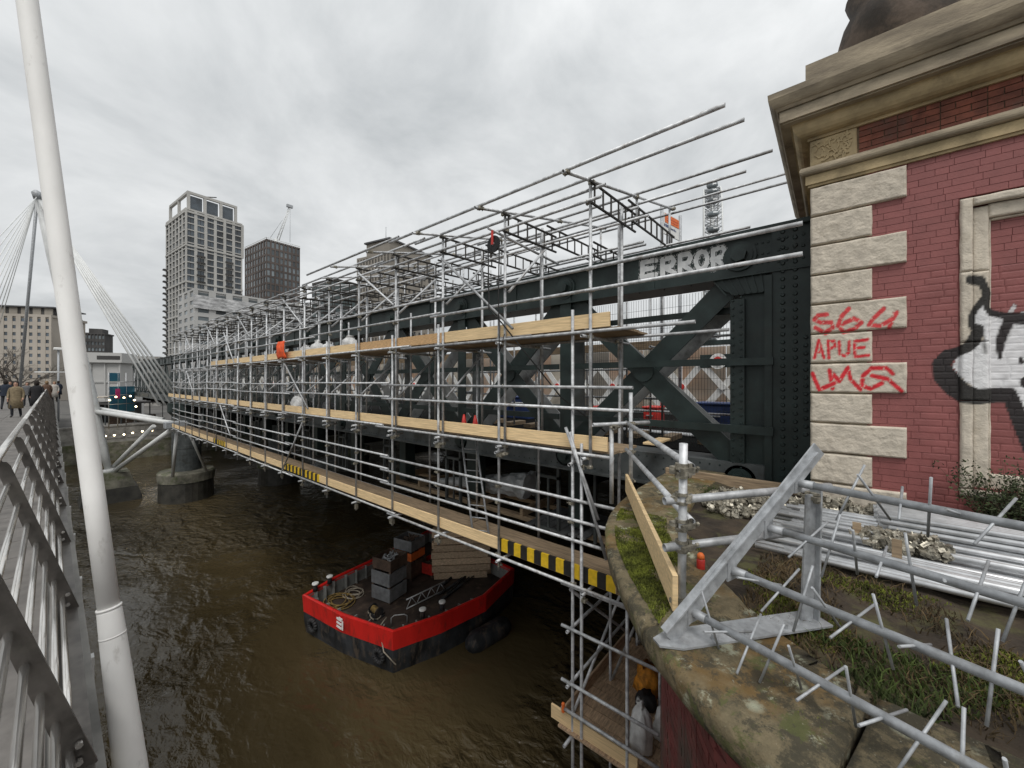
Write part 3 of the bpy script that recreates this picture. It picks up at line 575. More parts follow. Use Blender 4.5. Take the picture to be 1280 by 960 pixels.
# ================================================================== scaffold along the bridge
XO, XI, XB = 5.5, 6.55, 9.0                    # outer row, inner row, row behind the girder
SY = [2.97 + 1.8 * k for k in range(19)]        # bay lines
YF = SY[-1] + 0.4
sc = thing('scaffold', (6, 20, -3.4), 'long scaffold of galvanized tubes with timber boards hung along the railway bridge', 'scaffold')
ND = 10
rj = lambda a: random.uniform(-a, a)
joints = []
for k, y in enumerate(SY):
    n = 10 if k < 8 else 6
    hol = k < 5
    ztop = 3.14
    tube('standard', (XO, y, -1.42 - rj(0.08)), (XO, y, ztop), sc, n=n, hollow=hol)                       # upper outer
    y2 = y + (0.16 if k else 0.33)
    tube('standard', (XO + 0.005, y2, (-3.62 if k else -12.0)), (XO + 0.005, y2, 1.22 + rj(0.06)), sc, n=n, hollow=hol)
    tube('standard', (XI, y + rj(0.03), -3.45), (XI, y + rj(0.03), 0.55 + rj(0.1)), sc, n=n, hollow=hol)        # inner
    tube('standard', (XI + 0.22, y + 0.04, -1.15), (XI + 0.22, y + 0.04, 3.30), sc, n=n, hollow=hol)
    if k < 14: tube('standard', (XI + 0.30, y + 0.13, 0.4), (XI + 0.30, y + 0.13, 3.15), sc, n=n, hollow=hol)
    tube('standard', (XB + 0.1, y + 0.95, -1.3), (XB + 0.1, y + 0.95, 2.4 + rj(0.2)), sc, n=n, hollow=hol)
    if k % 2 and k > 1: tube('standard', (XI + 0.05, y + 0.92, -1.2), (XI + 0.05, y + 0.92, 1.9 + rj(0.2)), sc, n=n, hollow=hol)
    tube('standard', (XB, y + 0.05, -1.3), (XB, y + 0.05, 3.55), sc, n=n, hollow=hol)
    if k < 12: tube('standard', (XB + 0.75, y + 0.6, -1.3), (XB + 0.75, y + 0.6, 2.9 + rj(0.3)), sc, n=n, hollow=hol)
    for z in (0.72, -1.22, -3.36):
        tube('transom', (XO - 0.18, y + 0.06, z), (XI + (0.55 if z > 0 else 0.12), y + 0.06, z), sc, n=n, hollow=hol)
        joints += [(XO, y + 0.03, z), (XI, y + 0.03, z)]
    tube('transom', (XO - 0.16 - rj(0.05), y2 - 0.03, -1.34), (XO + 0.34, y2 + 0.05, -1.34), sc, n=n, hollow=hol)
    tube('roof_transom', (4.72 if y < 11.9 else 5.3, y + 0.02, 3.03 if y < 11.9 else 3.165), (9.75 if y < 15 else 8.0, y + 0.02, 4.20 if y < 15 else 3.79), sc, n=n, hollow=hol)                # sloping roof bearers
    if k % 2 == 0: tube('prop', (7.5, y + 0.05, 3.20), (7.5, y + 0.05, 3.72), sc, n=n, hollow=hol)
    if y < 15: tube('prop', (9.5, y + 0.05, 3.30), (9.5, y + 0.05, 4.16), sc, n=n, hollow=hol)
    joints += [(4.82 if y < 11.9 else XO, y, 3.05), (XO, y, 3.16), (XO, y, 2.85), (7.4, y, 3.64), (9.55, y, 4.14), (XO, y, 1.80), (XO, y, 1.45), (XO, y2, 0.79), (XO, y2, -1.16), (XO, y2, -3.32), (XO, y2, -2.0), (XO, y2, -2.3), (XO, y, -0.09), (XO, y, -0.43), (XI + 0.22, y, 2.95), (XO, y, -1.36)]
    if k >= 1: tube('brace', (XO + 0.05, y - 0.05, 1.70), (XI + 0.2, y - 0.05, 2.82), sc, n=n, hollow=hol)
    if k >= 2: tube('brace', (XO + 0.05, y - 0.05, -0.35), (XI + 0.1, y - 0.05, 0.62), sc, n=n, hollow=hol)
# ledgers, in tube lengths
def ledger(name, x, z, ya, yb, dz=0.0, L_=6.3):
    y = ya; i = 0
    while y < yb - 0.2:
        e = min(y + L_, yb); off = 0.0 if i % 2 == 0 else 0.05
        tube(name, (x, y, z + off + dz * (y - ya)), (x, e + (0.35 if e < yb else 0), z + off + dz * (e - ya)), sc, n=(10 if y < 16 else 6), hollow=y < 12); y = e; i += 1
ledger('roof_ledger', 4.82, 3.09, 0.93, 11.9)
ledger('roof_ledger', 5.44, 3.21, 0.84, YF); ledger('roof_ledger', 5.58, 3.10, 2.75, YF); ledger('ledger', 5.44, 2.86, 2.75, YF)
ledger('roof_ledger', 7.40, 3.70, 0.75, YF); ledger('roof_ledger', 7.62, 3.60, 1.15, YF)
ledger('roof_ledger', 9.55, 4.22, 0.42, 15.4); ledger('roof_ledger', 9.75, 4.12, 0.50, 15.4)
ledger('roof_ledger', 8.75, 3.02, 1.25, YF); ledger('ledger', 6.90, 3.20, 2.75, YF); ledger('ledger', 6.72, 2.92, 2.5, YF)
ledger('ledger', 7.55, 2.78, 2.9, YF); ledger('ledger', 8.2, 2.95, 3.1, YF)
ledger('guard_rail', 5.44, 1.79, 0.27, YF); ledger('guard_rail', 5.44, 1.445, 0.27, YF)
ledger('ledger', 5.44, 0.79, 1.40, YF); ledger('ledger', 6.60, 0.79, 1.22, YF)
ledger('guard_rail', 5.44, -0.09, 2.25, YF); ledger('guard_rail', 5.44, -0.43, 2.25, YF)
ledger('ledger', 5.44, -1.16, 2.55, YF); ledger('ledger', 6.48, -1.16, 2.75, YF)
ledger('guard_rail', 5.46, -1.93, 2.35, YF); ledger('guard_rail', 5.46, -2.26, 2.35, YF); ledger('guard_rail', 5.46, -2.59, 2.35, YF)
ledger('ledger', 5.44, -3.32, 2.0, YF); ledger('ledger', 6.48, -3.32, 2.75, YF)
for z in (-0.4, 0.3): ledger('ledger', XB + 0.05, z, 3.0, 26)
ledger('ledger', XB + 0.8, 1.0, 2.4, 26); ledger('ledger', XB + 0.8, -0.75, 1.4, 26)
tube('ledger', (8.9, 0.9, 0.95), (8.9, 2.6, 0.95), sc); tube('transom', (7.9, 2.9, 0.72), (9.9, 2.9, 0.72), sc)
# dark ladder beams under the roof, two lengths each
def ladder_beam(y, x0, x1, z0, z1, hh, nr):
    b = MB(); a0 = Vector((x0, y, z0)); a1 = Vector((x1, y, z1)); up = Vector((0, 0, hh))
    b.tube(a0, a1, 0.024, 6); b.tube(a0 + up, a1 + up, 0.024, 6)
    for i in range(nr): p = a0.lerp(a1, (i + 0.5) / nr); b.tube(p, p + up, 0.018, 5)
    obj('ladder_beam', b, 'alu_dark', sc)
for k, y in enumerate(SY):
    ladder_beam(y - 0.06, XO - 0.12, 7.15, 2.80, 2.86, 0.33, 6); ladder_beam(y - 0.10, 6.75, 9.35, 2.98, 3.05, 0.33, 8)
    if k < 10: ladder_beam(y + 0.9, 7.3, 9.6, 2.65, 2.72, 0.28, 6)
# raking braces on the outer face, read off the photograph
for (a, b, c, d) in ((552, 323, 641, 411), (279.5, 415.5, 293, 455), (356, 455, 385, 511), (233, 464, 241, 490), (275, 506, 288, 545), (352, 590, 378, 528), (707, 534, 748, 650), (712, 540, 758, 700)):
    p, q = onX(a, b, XO - 0.08), onX(c, d, XO - 0.08); tube('brace', p, q, sc)
for k in range(3, 18, 3):
    tube('brace', (XO - 0.07, SY[k], 1.9), (XO - 0.07, SY[k] + 1.7, 3.0), sc, n=6, hollow=False)
# boards: decks, toe boards
def board(name, x0, x1, y0, y1, z0, z1, m='timber_new', par=None): return obj(name, MB().box((x0, y0, z0), (x1, y1, z1)), m, par or sc, bevel=0.004)
tb_up = [(2.66, 6.55), (6.56, 10.45), (10.46, 14.3), (14.31, 18.2), (18.21, 22.1), (22.11, 25.9)]
for i, (a, b) in enumerate(tb_up): board('toe_board', XO + 0.03, XO + 0.068, a, b, 0.855 + (0.004 if i % 2 else 0), 1.085, 'timber_orange' if i == 1 else 'timber_new')
tb_lo = [(2.70 + 3.9 * i, 2.70 + 3.9 * (i + 1) - 0.012) for i in range(9)]
for i, (a, b) in enumerate(tb_lo): board('toe_board', XO + 0.03, XO + 0.068, a, b, -1.095 + (0.004 if i % 2 else 0), -0.870)
haz = {0: None}
bots = [(2.55, 4.95, True), (4.96, 8.85, False), (8.86, 12.7, False), (12.71, 15.6, True), (15.61, 19.4, False), (19.41, 23.2, False), (23.21, 25.4, True), (25.41, 29.3, False), (29.31, 33.2, False), (33.21, 36.4, False)]
for i, (a, b, hz) in enumerate(bots):
    o = board('toe_board', XO + 0.03, XO + 0.068, a, b, -3.245 + (0.003 if i % 2 else 0), -3.02)
    if hz:                                       # yellow and black tape wound on the board
        w = 0.155; y = a + 0.01; j = 0
        while y < b - 0.01:
            obj('tape_band', MB().box((XO + 0.0265, y, -3.246), (XO + 0.0715, min(y + w, b - 0.005), -3.0165)), 'yellow_tape' if j % 2 == 0 else 'black_tape', o); y += w; j += 1
deckm = {}
def decking(x0, nb, z, ya, yb, m):
    y = ya; i = 0
    while y < yb - 0.1:
        e = min(y + 3.9, yb)
        for j in range(nb):
            key = (round(e - y, 2), m)
            if key not in deckm:
                deckm[key] = MB().box((0, 0, 0), (0.222, key[0] - 0.01, 0.038)).mesh('deck_board'); deckm[key].materials.append(M[m])
            inst('deck_board', deckm[key], T(x0 + j * 0.228, y + rj(0.02), z + rj(0.003)), sc)
        y = e; i += 1
decking(XO + 0.08, 5, 0.815, 2.5, 26.0, 'timber_old')
decking(XO + 0.08, 4, -1.135, 2.6, 36.5, 'timber_old')
decking(XO + 0.08, 4, -3.285, 2.5, 36.5, 'timber_old')
for k in range(5):
    board('toe_board', XB + 0.62, XB + 0.66, 3.0 + 3.9 * k, 6.88 + 3.9 * k, 0.80, 1.02, 'timber_old')
board('deck_board', XI + 0.1, XI + 0.9, 2.35, 2.57, -1.10, -1.062)
# couplers at the joints (nearest ones as single pieces)
cm = MB()
cm.lathe([(0.036, -0.025), (0.040, -0.018), (0.040, 0.018), (0.036, 0.025)], n=8)
cm.box((0.028, -0.03, -0.022), (0.075, 0.03, 0.022)); cm.tube((0.05, 0, -0.045), (0.05, 0, 0.045), 0.009, 5); cm.box((-0.03, 0.028, -0.02), (0.03, 0.062, 0.02)); cm.tube((-0.035, 0.05, 0), (0.055, 0.075, 0.01), 0.008, 5)
cme = cm.mesh('coupler'); cme.materials.append(M['zinc_gold'])
joints.sort(key=lambda j: Vector(j).length)
for j in joints[:285]:
    inst('coupler', cme, T(*j) @ RZ(random.uniform(0, 6.28)) @ Matrix.Scale(1.0, 4), sc)
rest = MB()
for j in joints[285:]: rest.box((j[0] - 0.035, j[1] - 0.035, j[2] - 0.03), (j[0] + 0.035, j[1] + 0.035, j[2] + 0.03))
for y in SY[:10]:                                # spare couplers hanging under the lifts
    for z in (-1.42, -3.52):
        for i in range(3): rest.box((XO - 0.05 + rj(0.04), y + 0.1 + rj(0.06), z + rj(0.04)), (XO + rj(0.03), y + 0.14 + rj(0.06), z + 0.06 + rj(0.03)))
tag(obj('coupler_remainder', rest, 'zinc_gold', sc), None, None, None, 'stuff')
# low tower down to the water beside the pier
LZ = -5.75
for (x, y, zt) in ((5.48, 3.12, -1.0), (5.5, 2.36, -1.95), (6.9, 3.30, -3.0), (6.9, 2.36, -3.0), (8.2, 3.3, -3.2), (8.2, 2.36, -3.2)):
    tube('standard', (x, y, -12.0), (x, y, zt), sc)
for z in (-3.35, -4.05, -4.95, -5.42):
    tube('guard_rail', (XO - 0.05, 3.48, z), (XO - 0.05, 1.88, z), sc); 
for z in (-4.1, -5.0): tube('guard_rail', (XO - 0.1, 3.35, z), (8.4, 3.35, z), sc)
for z in (-5.84,):
    for x in (5.5, 6.9, 8.2): tube('transom', (x + 0.05, 1.85, z), (x + 0.05, 3.55, z), sc)
tube('ledger', (5.3, 3.34, LZ - 0.14), (8.5, 3.34, LZ - 0.14), sc); tube('ledger', (5.3, 2.3, LZ - 0.14), (8.5, 2.3, LZ - 0.14), sc)
for (a, b) in (((6.9, 3.26, -5.7), (6.9, 2.40, -3.4)), ((5.6, 3.40, -5.7), (8.2, 3.40, -4.0)), ((8.2, 3.26, -5.7), (8.2, 2.4, -3.6)), ((5.6, 3.40, -3.5), (8.2, 3.42, -5.6))): tube('brace', a, b, sc)
for j in range(13): board('platform_board', 5.44 + j * 0.228, 5.44 + j * 0.228 + 0.208, 1.82, 3.55, LZ - 0.04 + 0.002 * (j % 2), LZ + 0.002 * (j % 2), 'timber_plat')
board('toe_board', XO - 0.01, XO + 0.028, 2.2, 3.72, LZ, LZ + 0.23, 'timber_new'); board('toe_board', 5.6, 8.3, 3.50, 3.54, LZ + 0.005, LZ + 0.22, 'timber_plat')
obj('mooring_flag', MB().box((5.42, 3.42, LZ + 0.26), (5.47, 3.47, LZ + 0.42)), 'orange', sc, bevel=0.01)

# ---- things left on the scaffold
def lump(name, c, sx, sy, sz, material, label, cat, grp=None, seed=0, tie=True):
    """a filled sack: bulging body, gathered neck"""
    prof = [(0.55, 0), (0.92, 0.05), (1.0, 0.25), (0.96, 0.5), (0.8, 0.72), (0.45, 0.86), (0.24, 0.92), (0.42, 1.0)] if tie else [(0.6, 0), (0.95, 0.1), (1.0, 0.4), (0.85, 0.7), (0.5, 0.93), (0.1, 1.0)]
    mb = MB().lathe([(r, z) for r, z in prof], n=18)
    vs = []
    for v in mb.v:
        p = Vector(v); q = noise.noise_vector(p * 2.3 + Vector((seed * 7.1, seed, 0))) * 0.34
        fl = 1 if p.z > 0.02 else 0
        vs.append((c[0] + (p.x + q.x * fl) * sx, c[1] + (p.y + q.y * fl) * sy, c[2] + (p.z + q.z * 0.35 * fl) * sz))
    mb.v = vs
    return tag(obj(name, mb, material, None, True), label, cat, grp)
for i, (px, lbl) in enumerate(((383, 0), (397, 0), (411, 0), (437, 0))):
    p = onX(px, 400, XO + 0.35); lump('rubble_sack', (p.x, p.y, 0.853), 0.22, 0.30, 0.44 + 0.10 * (i % 2), 'sack', 'white rubble sack standing on the upper boards of the scaffold', 'sack', 'sacks on the upper boards', i)
p = onX(374, 500, XO + 0.35); lump('rubble_sack', (p.x, p.y, -1.097), 0.28, 0.3, 0.62, 'sack', 'white rubble sack standing on the middle boards of the scaffold', 'sack', None, 9)
for i, (px, lb) in enumerate(((580, 'one'), (594, 'two'))):
    p = onX(px, 540, XO + 0.3); c = thing('marker_cone', (p.x, p.y, -1.097), 'small red cone poking above the middle toe board', 'cone', 'red cones on the middle boards')
    obj('cone_body', MB().lathe([(0.09, 0), (0.085, 0.02), (0.05, 0.22), (0.02, 0.36)], (p.x, p.y, -1.08), 12), 'red', c, True)
    obj('cone_base', MB().box((p.x - 0.11, p.y - 0.11, -1.097), (p.x + 0.11, p.y + 0.11, -1.075)), 'rubber', c)
# hi-vis jacket hung on the guard rail
p = onX(354, 430, XO - 0.08); mb = MB(); nx, nz_ = 9, 9
for iz in range(nz_):
    for ix in range(nx):
        f = iz / (nz_ - 1); w = 0.30 + 0.10 * f; yy = p.y + (ix / (nx - 1) - 0.5) * 2 * w; zz = 1.46 - 0.62 * f + (0.04 if abs(ix - 4) < 2 and iz == nz_ - 1 else 0)
        mb.v.append((p.x - 0.03 - 0.06 * math.sin(f * 3.1) + 0.05 * noise.noise(Vector((yy * 5, zz * 4, 1))), yy, zz))
for iz in range(nz_ - 1):
    for ix in range(nx - 1): a = iz * nx + ix; mb.f.append((a, a + 1, a + nx + 1, a + nx))
o = obj('hanging_jacket', mb, 'orange_jacket', None, True); md = o.modifiers.new('thick', 'SOLIDIFY'); md.thickness = 0.03
tag(o, 'bright orange work jacket hung on the upper guard rail of the scaffold', 'jacket')
# ladder standing on the bottom boards
la, lb_ = onX(596, 668, XO + 0.30), None
ya = 5.2; ld = thing('ladder', (5.85, ya, -3.25), 'grey metal ladder standing on the bottom scaffold boards', 'ladder')
a0, a1 = Vector((5.72, 5.86, -3.245)), Vector((6.42, 7.0, -1.2)); s_ = Vector((0.14, -0.34, 0))
tube('stile', a0, a1, ld, 0.024, 'galv_dull', 8, True); tube('stile', a0 + s_, a1 + s_, ld, 0.024, 'galv_dull', 8, True)
for i in range(9): q = a0.lerp(a1, (i + 0.4) / 9.2); tube('rung', q, q + s_, ld, 0.014, 'galv_dull', 6, False)
# gin wheel with its rope
gw = thing('gin_wheel', tuple(onX(617, 303, 5.2)), 'black pulley wheel hanging from a scaffold tube with a rope through it', 'pulley')
c = onX(617, 305, 5.25)
tube('support_tube', onX(610, 285, 5.15), Vector((7.6, onX(617, 300, 5.25).y + 0.1, 2.74)), gw)
w = MB(); 
for i in range(20):
    a = 2 * math.pi * i / 20; b = 2 * math.pi * (i + 1) / 20
    w.bar((c.x, c.y + 0.13 * math.cos(a), c.z + 0.13 * math.sin(a)), (c.x, c.y + 0.13 * math.cos(b), c.z + 0.13 * math.sin(b)), 0.05, 0.03, up=(1, 0, 0))
obj('wheel_rim', w, 'rubber', gw); w = MB().tube((c.x - 0.012, c.y, c.z), (c.x + 0.012, c.y, c.z), 0.12, 18)
obj('wheel_plate', w, 'rubber', gw); obj('hub', MB().tube((c.x - 0.03, c.y, c.z), (c.x + 0.03, c.y, c.z), 0.03, 10), 'galv', gw)
obj('hanger_strap', MB().box((c.x - 0.045, c.y - 0.025, c.z - 0.02), (c.x - 0.033, c.y + 0.025, c.z + 0.24)), 'red', gw)
obj('rope', MB().path([(c.x, c.y + 0.14, c.z), (c.x - 0.02, c.y + 0.10, c.z - 1.2), (c.x + 0.1, c.y - 0.1, 1.1), (c.x + 0.9, c.y - 0.9, -0.3), (c.x + 1.5, c.y - 1.5, -0.95)], 0.014, 6), 'rope_dark', gw, True)
obj('rope', MB().path([(c.x, c.y - 0.14, c.z), (c.x, c.y - 0.12, c.z - 1.0), (c.x + 0.05, c.y - 0.1, c.z - 2.0), (c.x + 0.02, c.y - 0.25, 0.86)], 0.012, 6), 'rope_dark', gw, True)
# low platform bags
p = onZ(797, 850, LZ); lump('debris_bag', (7.1, 2.65, LZ + 0.002), 0.27, 0.24, 0.5, 'orange_bag', 'orange plastic debris bag slumped on the low platform by the water', 'bag', None, 4)
lump('rubble_sack', (5.90, 2.32, LZ + 0.002), 0.17, 0.17, 0.75, 'sack', 'tall white rubble sack on the low platform by the water', 'sack', None, 5)
lump('rubble_sack', (6.35, 2.06, LZ + 0.002), 0.26, 0.22, 0.45, 'sack', 'squat white rubble sack against the pier wall on the low platform', 'sack', None, 6, False)
lump('rubble_sack', (7.95, 2.3, LZ + 0.002), 0.24, 0.26, 0.6, 'sack', 'pale sack on the far end of the low platform', 'sack', None, 8)
lump('debris_bag', (6.75, 2.55, LZ + 0.002), 0.20, 0.18, 0.26, 'rubber', 'black plastic bag beside the orange debris bag', 'bag', None, 3)
# sheeted roll and planks under the bridge
q = thing('wrapped_duct', (9.5, 8, -3.4), 'large duct wrapped in crumpled silver sheeting under the bridge', 'duct')
mb = MB(); n = 20; m_ = 26
for i in range(m_):
    f = i / (m_ - 1); c = Vector((8.6 + 0.3 * f, 10.4 - 3.7 * f, -3.42 + 0.42 * f))
    for k in range(n):
        a = 2 * math.pi * k / n; rr = (0.10 + 0.26 * f) + 0.16 * f * noise.noise(Vector((i * 0.7, math.cos(a) * 2.6, math.sin(a) * 2.6)))
        mb.v.append((c.x + rr * math.cos(a) * 1.2, c.y, c.z + rr * math.sin(a)))
mb.f = [(i * n + k, i * n + (k + 1) % n, (i + 1) * n + (k + 1) % n, (i + 1) * n + k) for i in range(m_ - 1) for k in range(n)] + [tuple(range(n)), tuple((m_ - 1) * n + k for k in range(n))]
obj('wrapping', mb, 'sheet_white', q)
for i in range(5): obj('cradle', MB().box((8.1, 6.4 + i * 1.5, -3.62), (9.7, 6.5 + i * 1.5, -3.42)), 'timber_old', q)
obj('bearer', MB().box((8.15, 4.0, -3.74), (8.3, 13, -3.62)), 'timber_old', q); obj('bearer', MB().box((9.4, 4.0, -3.74), (9.55, 13, -3.62)), 'timber_old', q)
for yy in (4.2, 8.4, 12.6): obj('hanger_rod', MB().box((8.02, yy, -3.74), (8.10, yy + 0.06, -1.97)), 'iron_grey', q)
for i in range(7):
    tag(obj('spare_board', MB().box((7.75 + rj(0.08), 4.35 + i * 0.24, -3.615), (9.35 + rj(0.15), 4.56 + i * 0.24, -3.575)), 'crate_grey'), 'grey spare board in the row lying under the bridge', 'board', 'spare boards under the bridge')

# ================================================================== masonry pier with the stone ledge
LGZ = -1.53                                     # top of the coping
OUT = [(1.72, -0.55), (1.76, -0.2), (1.84, 0.13), (1.92, 0.33), (2.03, 0.52), (2.20, 0.73), (2.46, 0.98), (2.72, 1.20), (3.02, 1.43), (3.40, 1.68), (3.80, 1.88), (4.25, 2.04), (4.75, 2.14), (5.5, 2.20), (6.4, 2.2), (7.3, 2.2)]
OTH = [(7.3, -4.6), (5.5, -4.6), (4.2, -4.3), (3.2, -3.6), (2.4, -2.7), (1.95, -1.9), (1.76, -1.2)]
def smooth(poly, n=2):
    for _ in range(n):
        q = []
        for i in range(len(poly) - 1):
            a, b = Vector(poly[i]), Vector(poly[i + 1]); q += [a * 0.75 + b * 0.25, a * 0.25 + b * 0.75]
        poly = [Vector(poly[0])] + q + [Vector(poly[-1])]
    return poly
arc = smooth(OTH[1:][::1] + OUT, 1)              # from the far side round the nose to the river side
def offset(poly, d):
    r = []
    for i, p in enumerate(poly):
        t_ = (poly[min(i + 1, len(poly) - 1)] - poly[max(i - 1, 0)]).normalized(); r.append(p + Vector((t_.y, -t_.x)) * d)
    return r
pr = thing('river_pier', (4, -0.5, WZ), 'rounded masonry pier with mossy stone coping and red painted brick sides', 'pier')
def recess(poly):                                # the wall stands back under the coping, more on the river side
    a, b = offset(poly, 0.33), offset(poly, 0.56)
    return [p.lerp(q, max(0.0, min(1.0, (p.x - 2.4) / 0.9))) for p, q in zip(a, b)]
wall = recess(arc)
wp = [tuple(p) for p in wall] + [(30, 1.6), (30, -4.0)]
pier_low = MB().prism(wp, WZ - 1.0, -9.0); obj('footing', pier_low, 'concrete_wet', pr)
# brick courses of the pier side, laid round the nose as stepped rings
obj('core', MB().prism([tuple(p) for p in offset(wall, 0.04)] + [(30, 1.55), (30, -3.9)], -9.0, LGZ - 0.3), 'brick_joint', pr)
seg = []
def lengths(poly):
    c = [0.0]
    for i in range(len(poly) - 1): c.append(c[-1] + (poly[i + 1] - poly[i]).length)
    return c
cum = lengths(wall); cume = lengths(arc)
def along(poly, s):
    cum = cume if poly is arc else globals()['cum']
    s = max(0, min(s, cum[-1] - 1e-4))
    for i in range(len(cum) - 1):
        if s <= cum[i + 1]: f = (s - cum[i]) / (cum[i + 1] - cum[i]); return poly[i].lerp(poly[i + 1], f), (poly[i + 1] - poly[i]).normalized()
bricks = []
for row in range(52):
    z1 = LGZ - 0.30 - row * 0.075; z0 = z1 - 0.066
    s = -0.11 * (row % 2); i = 0
    while s < cum[-1]:
        l = 0.215 if i % 2 == 0 else 0.105; i += 1
        p, d = along(wall, s + l / 2)
        bricks.append((p.length * 1.0 + abs(z1) * 0.3 if p.y > -0.5 else 99, p, d, l, z0, z1)); s += l + 0.009
bricks.sort(key=lambda b: b[0])
bmc = {}
def pier_brick(l):
    if l not in bmc:
        bmc[l] = MB().box((-l / 2, -0.0, 0), (l / 2, 0.09, 0.066)).mesh('brick'); bmc[l].materials.append(M['brick_pier'])
    return bmc[l]
big = MB()
for i, (_, p, d, l, z0, z1) in enumerate(bricks):
    mtx = T(p.x, p.y, z0) @ RZ(math.atan2(d.y, d.x)) @ Matrix.Scale(1, 4)
    if i < 150: inst('brick', pier_brick(l), mtx @ T(0, -0.09, 0), pr)
    else:
        me = pier_brick(l); big.add([(mtx @ T(0, -0.09, 0)) @ v.co for v in me.vertices], [tuple(q.vertices) for q in me.polygons])
tag(obj('brick_remainder', big, 'brick_pier', pr), None, None, None, 'stuff')
# coping stones round the edge: bull-nosed, uneven
cuts = [0.0]
while cuts[-1] < cume[-1] - 1.0: cuts.append(cuts[-1] + random.uniform(0.95, 1.25))
cuts[-1] = cume[-1]
for i in range(len(cuts) - 1):
    a, b = cuts[i] + 0.011, cuts[i + 1] - 0.011; ns = 22; mb = MB()
    secp = [(0.80, -0.12), (0.80, -0.012), (0.788, 0.0), (0.70, 0.0), (0.60, 0.0), (0.50, 0.0), (0.40, 0.0), (0.30, 0.0), (0.20, 0.0), (0.10, 0.0), (0.035, -0.004), (0.012, -0.018), (0.0, -0.045), (0.004, -0.11), (0.012, -0.155), (0.05, -0.175), (0.12, -0.20), (0.30, -0.27), (0.8, -0.29)]
    dz = rj(0.006)
    for k in range(ns):
        s = a + (b - a) * k / (ns - 1); p, d = along(arc, s); nrm = Vector((d.y, -d.x))
        edge = 0.014 if k in (0, ns - 1) else 0.0
        for (o_, z) in secp:
            q = p + nrm * o_; nzv = noise.fractal(Vector((q.x * 5, q.y * 5, z * 5)), 1.0, 2.0, 5) * 0.012 if z > -0.25 else 0
            mb.v.append((q.x + nzv * nrm.x * 0.7, q.y + nzv * nrm.y * 0.7, LGZ + z + dz + nzv - (edge if z > -0.05 else 0)))
    m_ = len(secp)
    mb.f = [(k * m_ + j, k * m_ + (j + 1) % m_, (k + 1) * m_ + (j + 1) % m_, (k + 1) * m_ + j) for k in range(ns - 1) for j in range(m_)] + [tuple(range(m_)), tuple((ns - 1) * m_ + j for j in range(m_))]
    o = obj('coping_stone', mb, 'coping', pr, True)
# earth fill inside the ring, lumpy
mb = MB(); nx, ny = 64, 76; x0, x1, y0, y1 = 2.0, 7.4, -4.4, 2.05
for j in range(ny):
    for i in range(nx):
        x = x0 + (x1 - x0) * i / (nx - 1); y = y0 + (y1 - y0) * j / (ny - 1)
        mb.v.append((x, y, LGZ - 0.045 + 0.05 * noise.fractal(Vector((x * 1.7, y * 1.7, 0)), 1.0, 2.0, 5)))
def inside(p, poly):
    c = False; n = len(poly); j = n - 1
    for i in range(n):
        if (poly[i][1] > p[1]) != (poly[j][1] > p[1]) and p[0] < (poly[j][0] - poly[i][0]) * (p[1] - poly[i][1]) / (poly[j][1] - poly[i][1]) + poly[i][0]: c = not c
        j = i
    return c
inn = [tuple(p) for p in offset(arc, 0.62)]
for j in range(ny - 1):
    for i in range(nx - 1):
        a = j * nx + i
        if all(inside(mb.v[q], inn) for q in (a, a + 1, a + nx, a + nx + 1)): mb.f.append((a, a + 1, a + nx + 1, a + nx))
o = obj('earth_fill', mb, 'soil', pr, True); tag(o, None, None, None, 'stuff')
def ground_z(x, y): return LGZ - 0.045 + 0.05 * noise.fractal(Vector((x * 1.7, y * 1.7, 0)), 1.0, 2.0, 5)
# grass, moss
def blades(name, material, n, test, h, w, label, cat, spread=0.6):
    mb = MB(); c = 0; tries = 0
    while c < n and tries < n * 30:
        tries += 1; x = random.uniform(1.7, 6.4); y = random.uniform(-3.2, 2.2); k = test(x, y)
        if random.random() > k: continue
        zb = max(ground_z(x, y), LGZ - 0.03) if not inside((x, y), inn) else ground_z(x, y)
        zb = LGZ if not inside((x, y), inn) else zb
        a = random.uniform(0, 6.28); hh = h * random.uniform(0.5, 1.3); ww = w * random.uniform(0.6, 1.3); ln = random.uniform(0.1, spread) * hh; b = random.uniform(0, 6.28)
        dx, dy = math.cos(a) * ww, math.sin(a) * ww; lx, ly = math.cos(b) * ln, math.sin(b) * ln
        z = zb - 0.005
        mb.add([(x - dx, y - dy, z), (x + dx, y + dy, z), (x + dx * 0.6 + lx * 0.5, y + dy * 0.6 + ly * 0.5, z + hh * 0.65), (x - dx * 0.6 + lx * 0.5, y - dy * 0.6 + ly * 0.5, z + hh * 0.65), (x + lx * 1.3, y + ly * 1.3, z + hh)], [(0, 1, 2, 3), (3, 2, 4)]); c += 1
    me = mb.mesh(name); me.materials.append(M[material]); o = bpy.data.objects.new(name, me); reg(o, Matrix.Identity(4)); tag(o, label, cat, None, 'stuff'); return o
fr = lambda x, y, s, q=0: noise.noise(Vector((x * s, y * s, q)))
ST0, ST1 = [tuple(p) for p in offset(arc, 0.10)], [tuple(p) for p in offset(arc, 0.74)]
onstone = lambda x, y: inside((x, y), ST0) and not inside((x, y), ST1)
blades('moss_cushions', 'moss', 42000, lambda x, y: 0.0 if y < 0.85 or x > 4.4 or not onstone(x, y) else max(0, min(1, 2.6 * fr(x, y, 2.6) + 0.9)) * (1 if y > 1.0 else 0.4), 0.020, 0.006, 'green moss cushions on the coping beside the timber plank', 'moss')
blades('dry_grass', 'dry_grass', 9000, lambda x, y: 0.0 if not inside((x, y), inn) or y > 0.5 or x > 4.15 else max(0, min(1, 0.55 + 1.6 * fr(x, y, 1.8))), 0.055, 0.0045, 'dry brown grass in front of the stacked tubes', 'grass', 1.4)
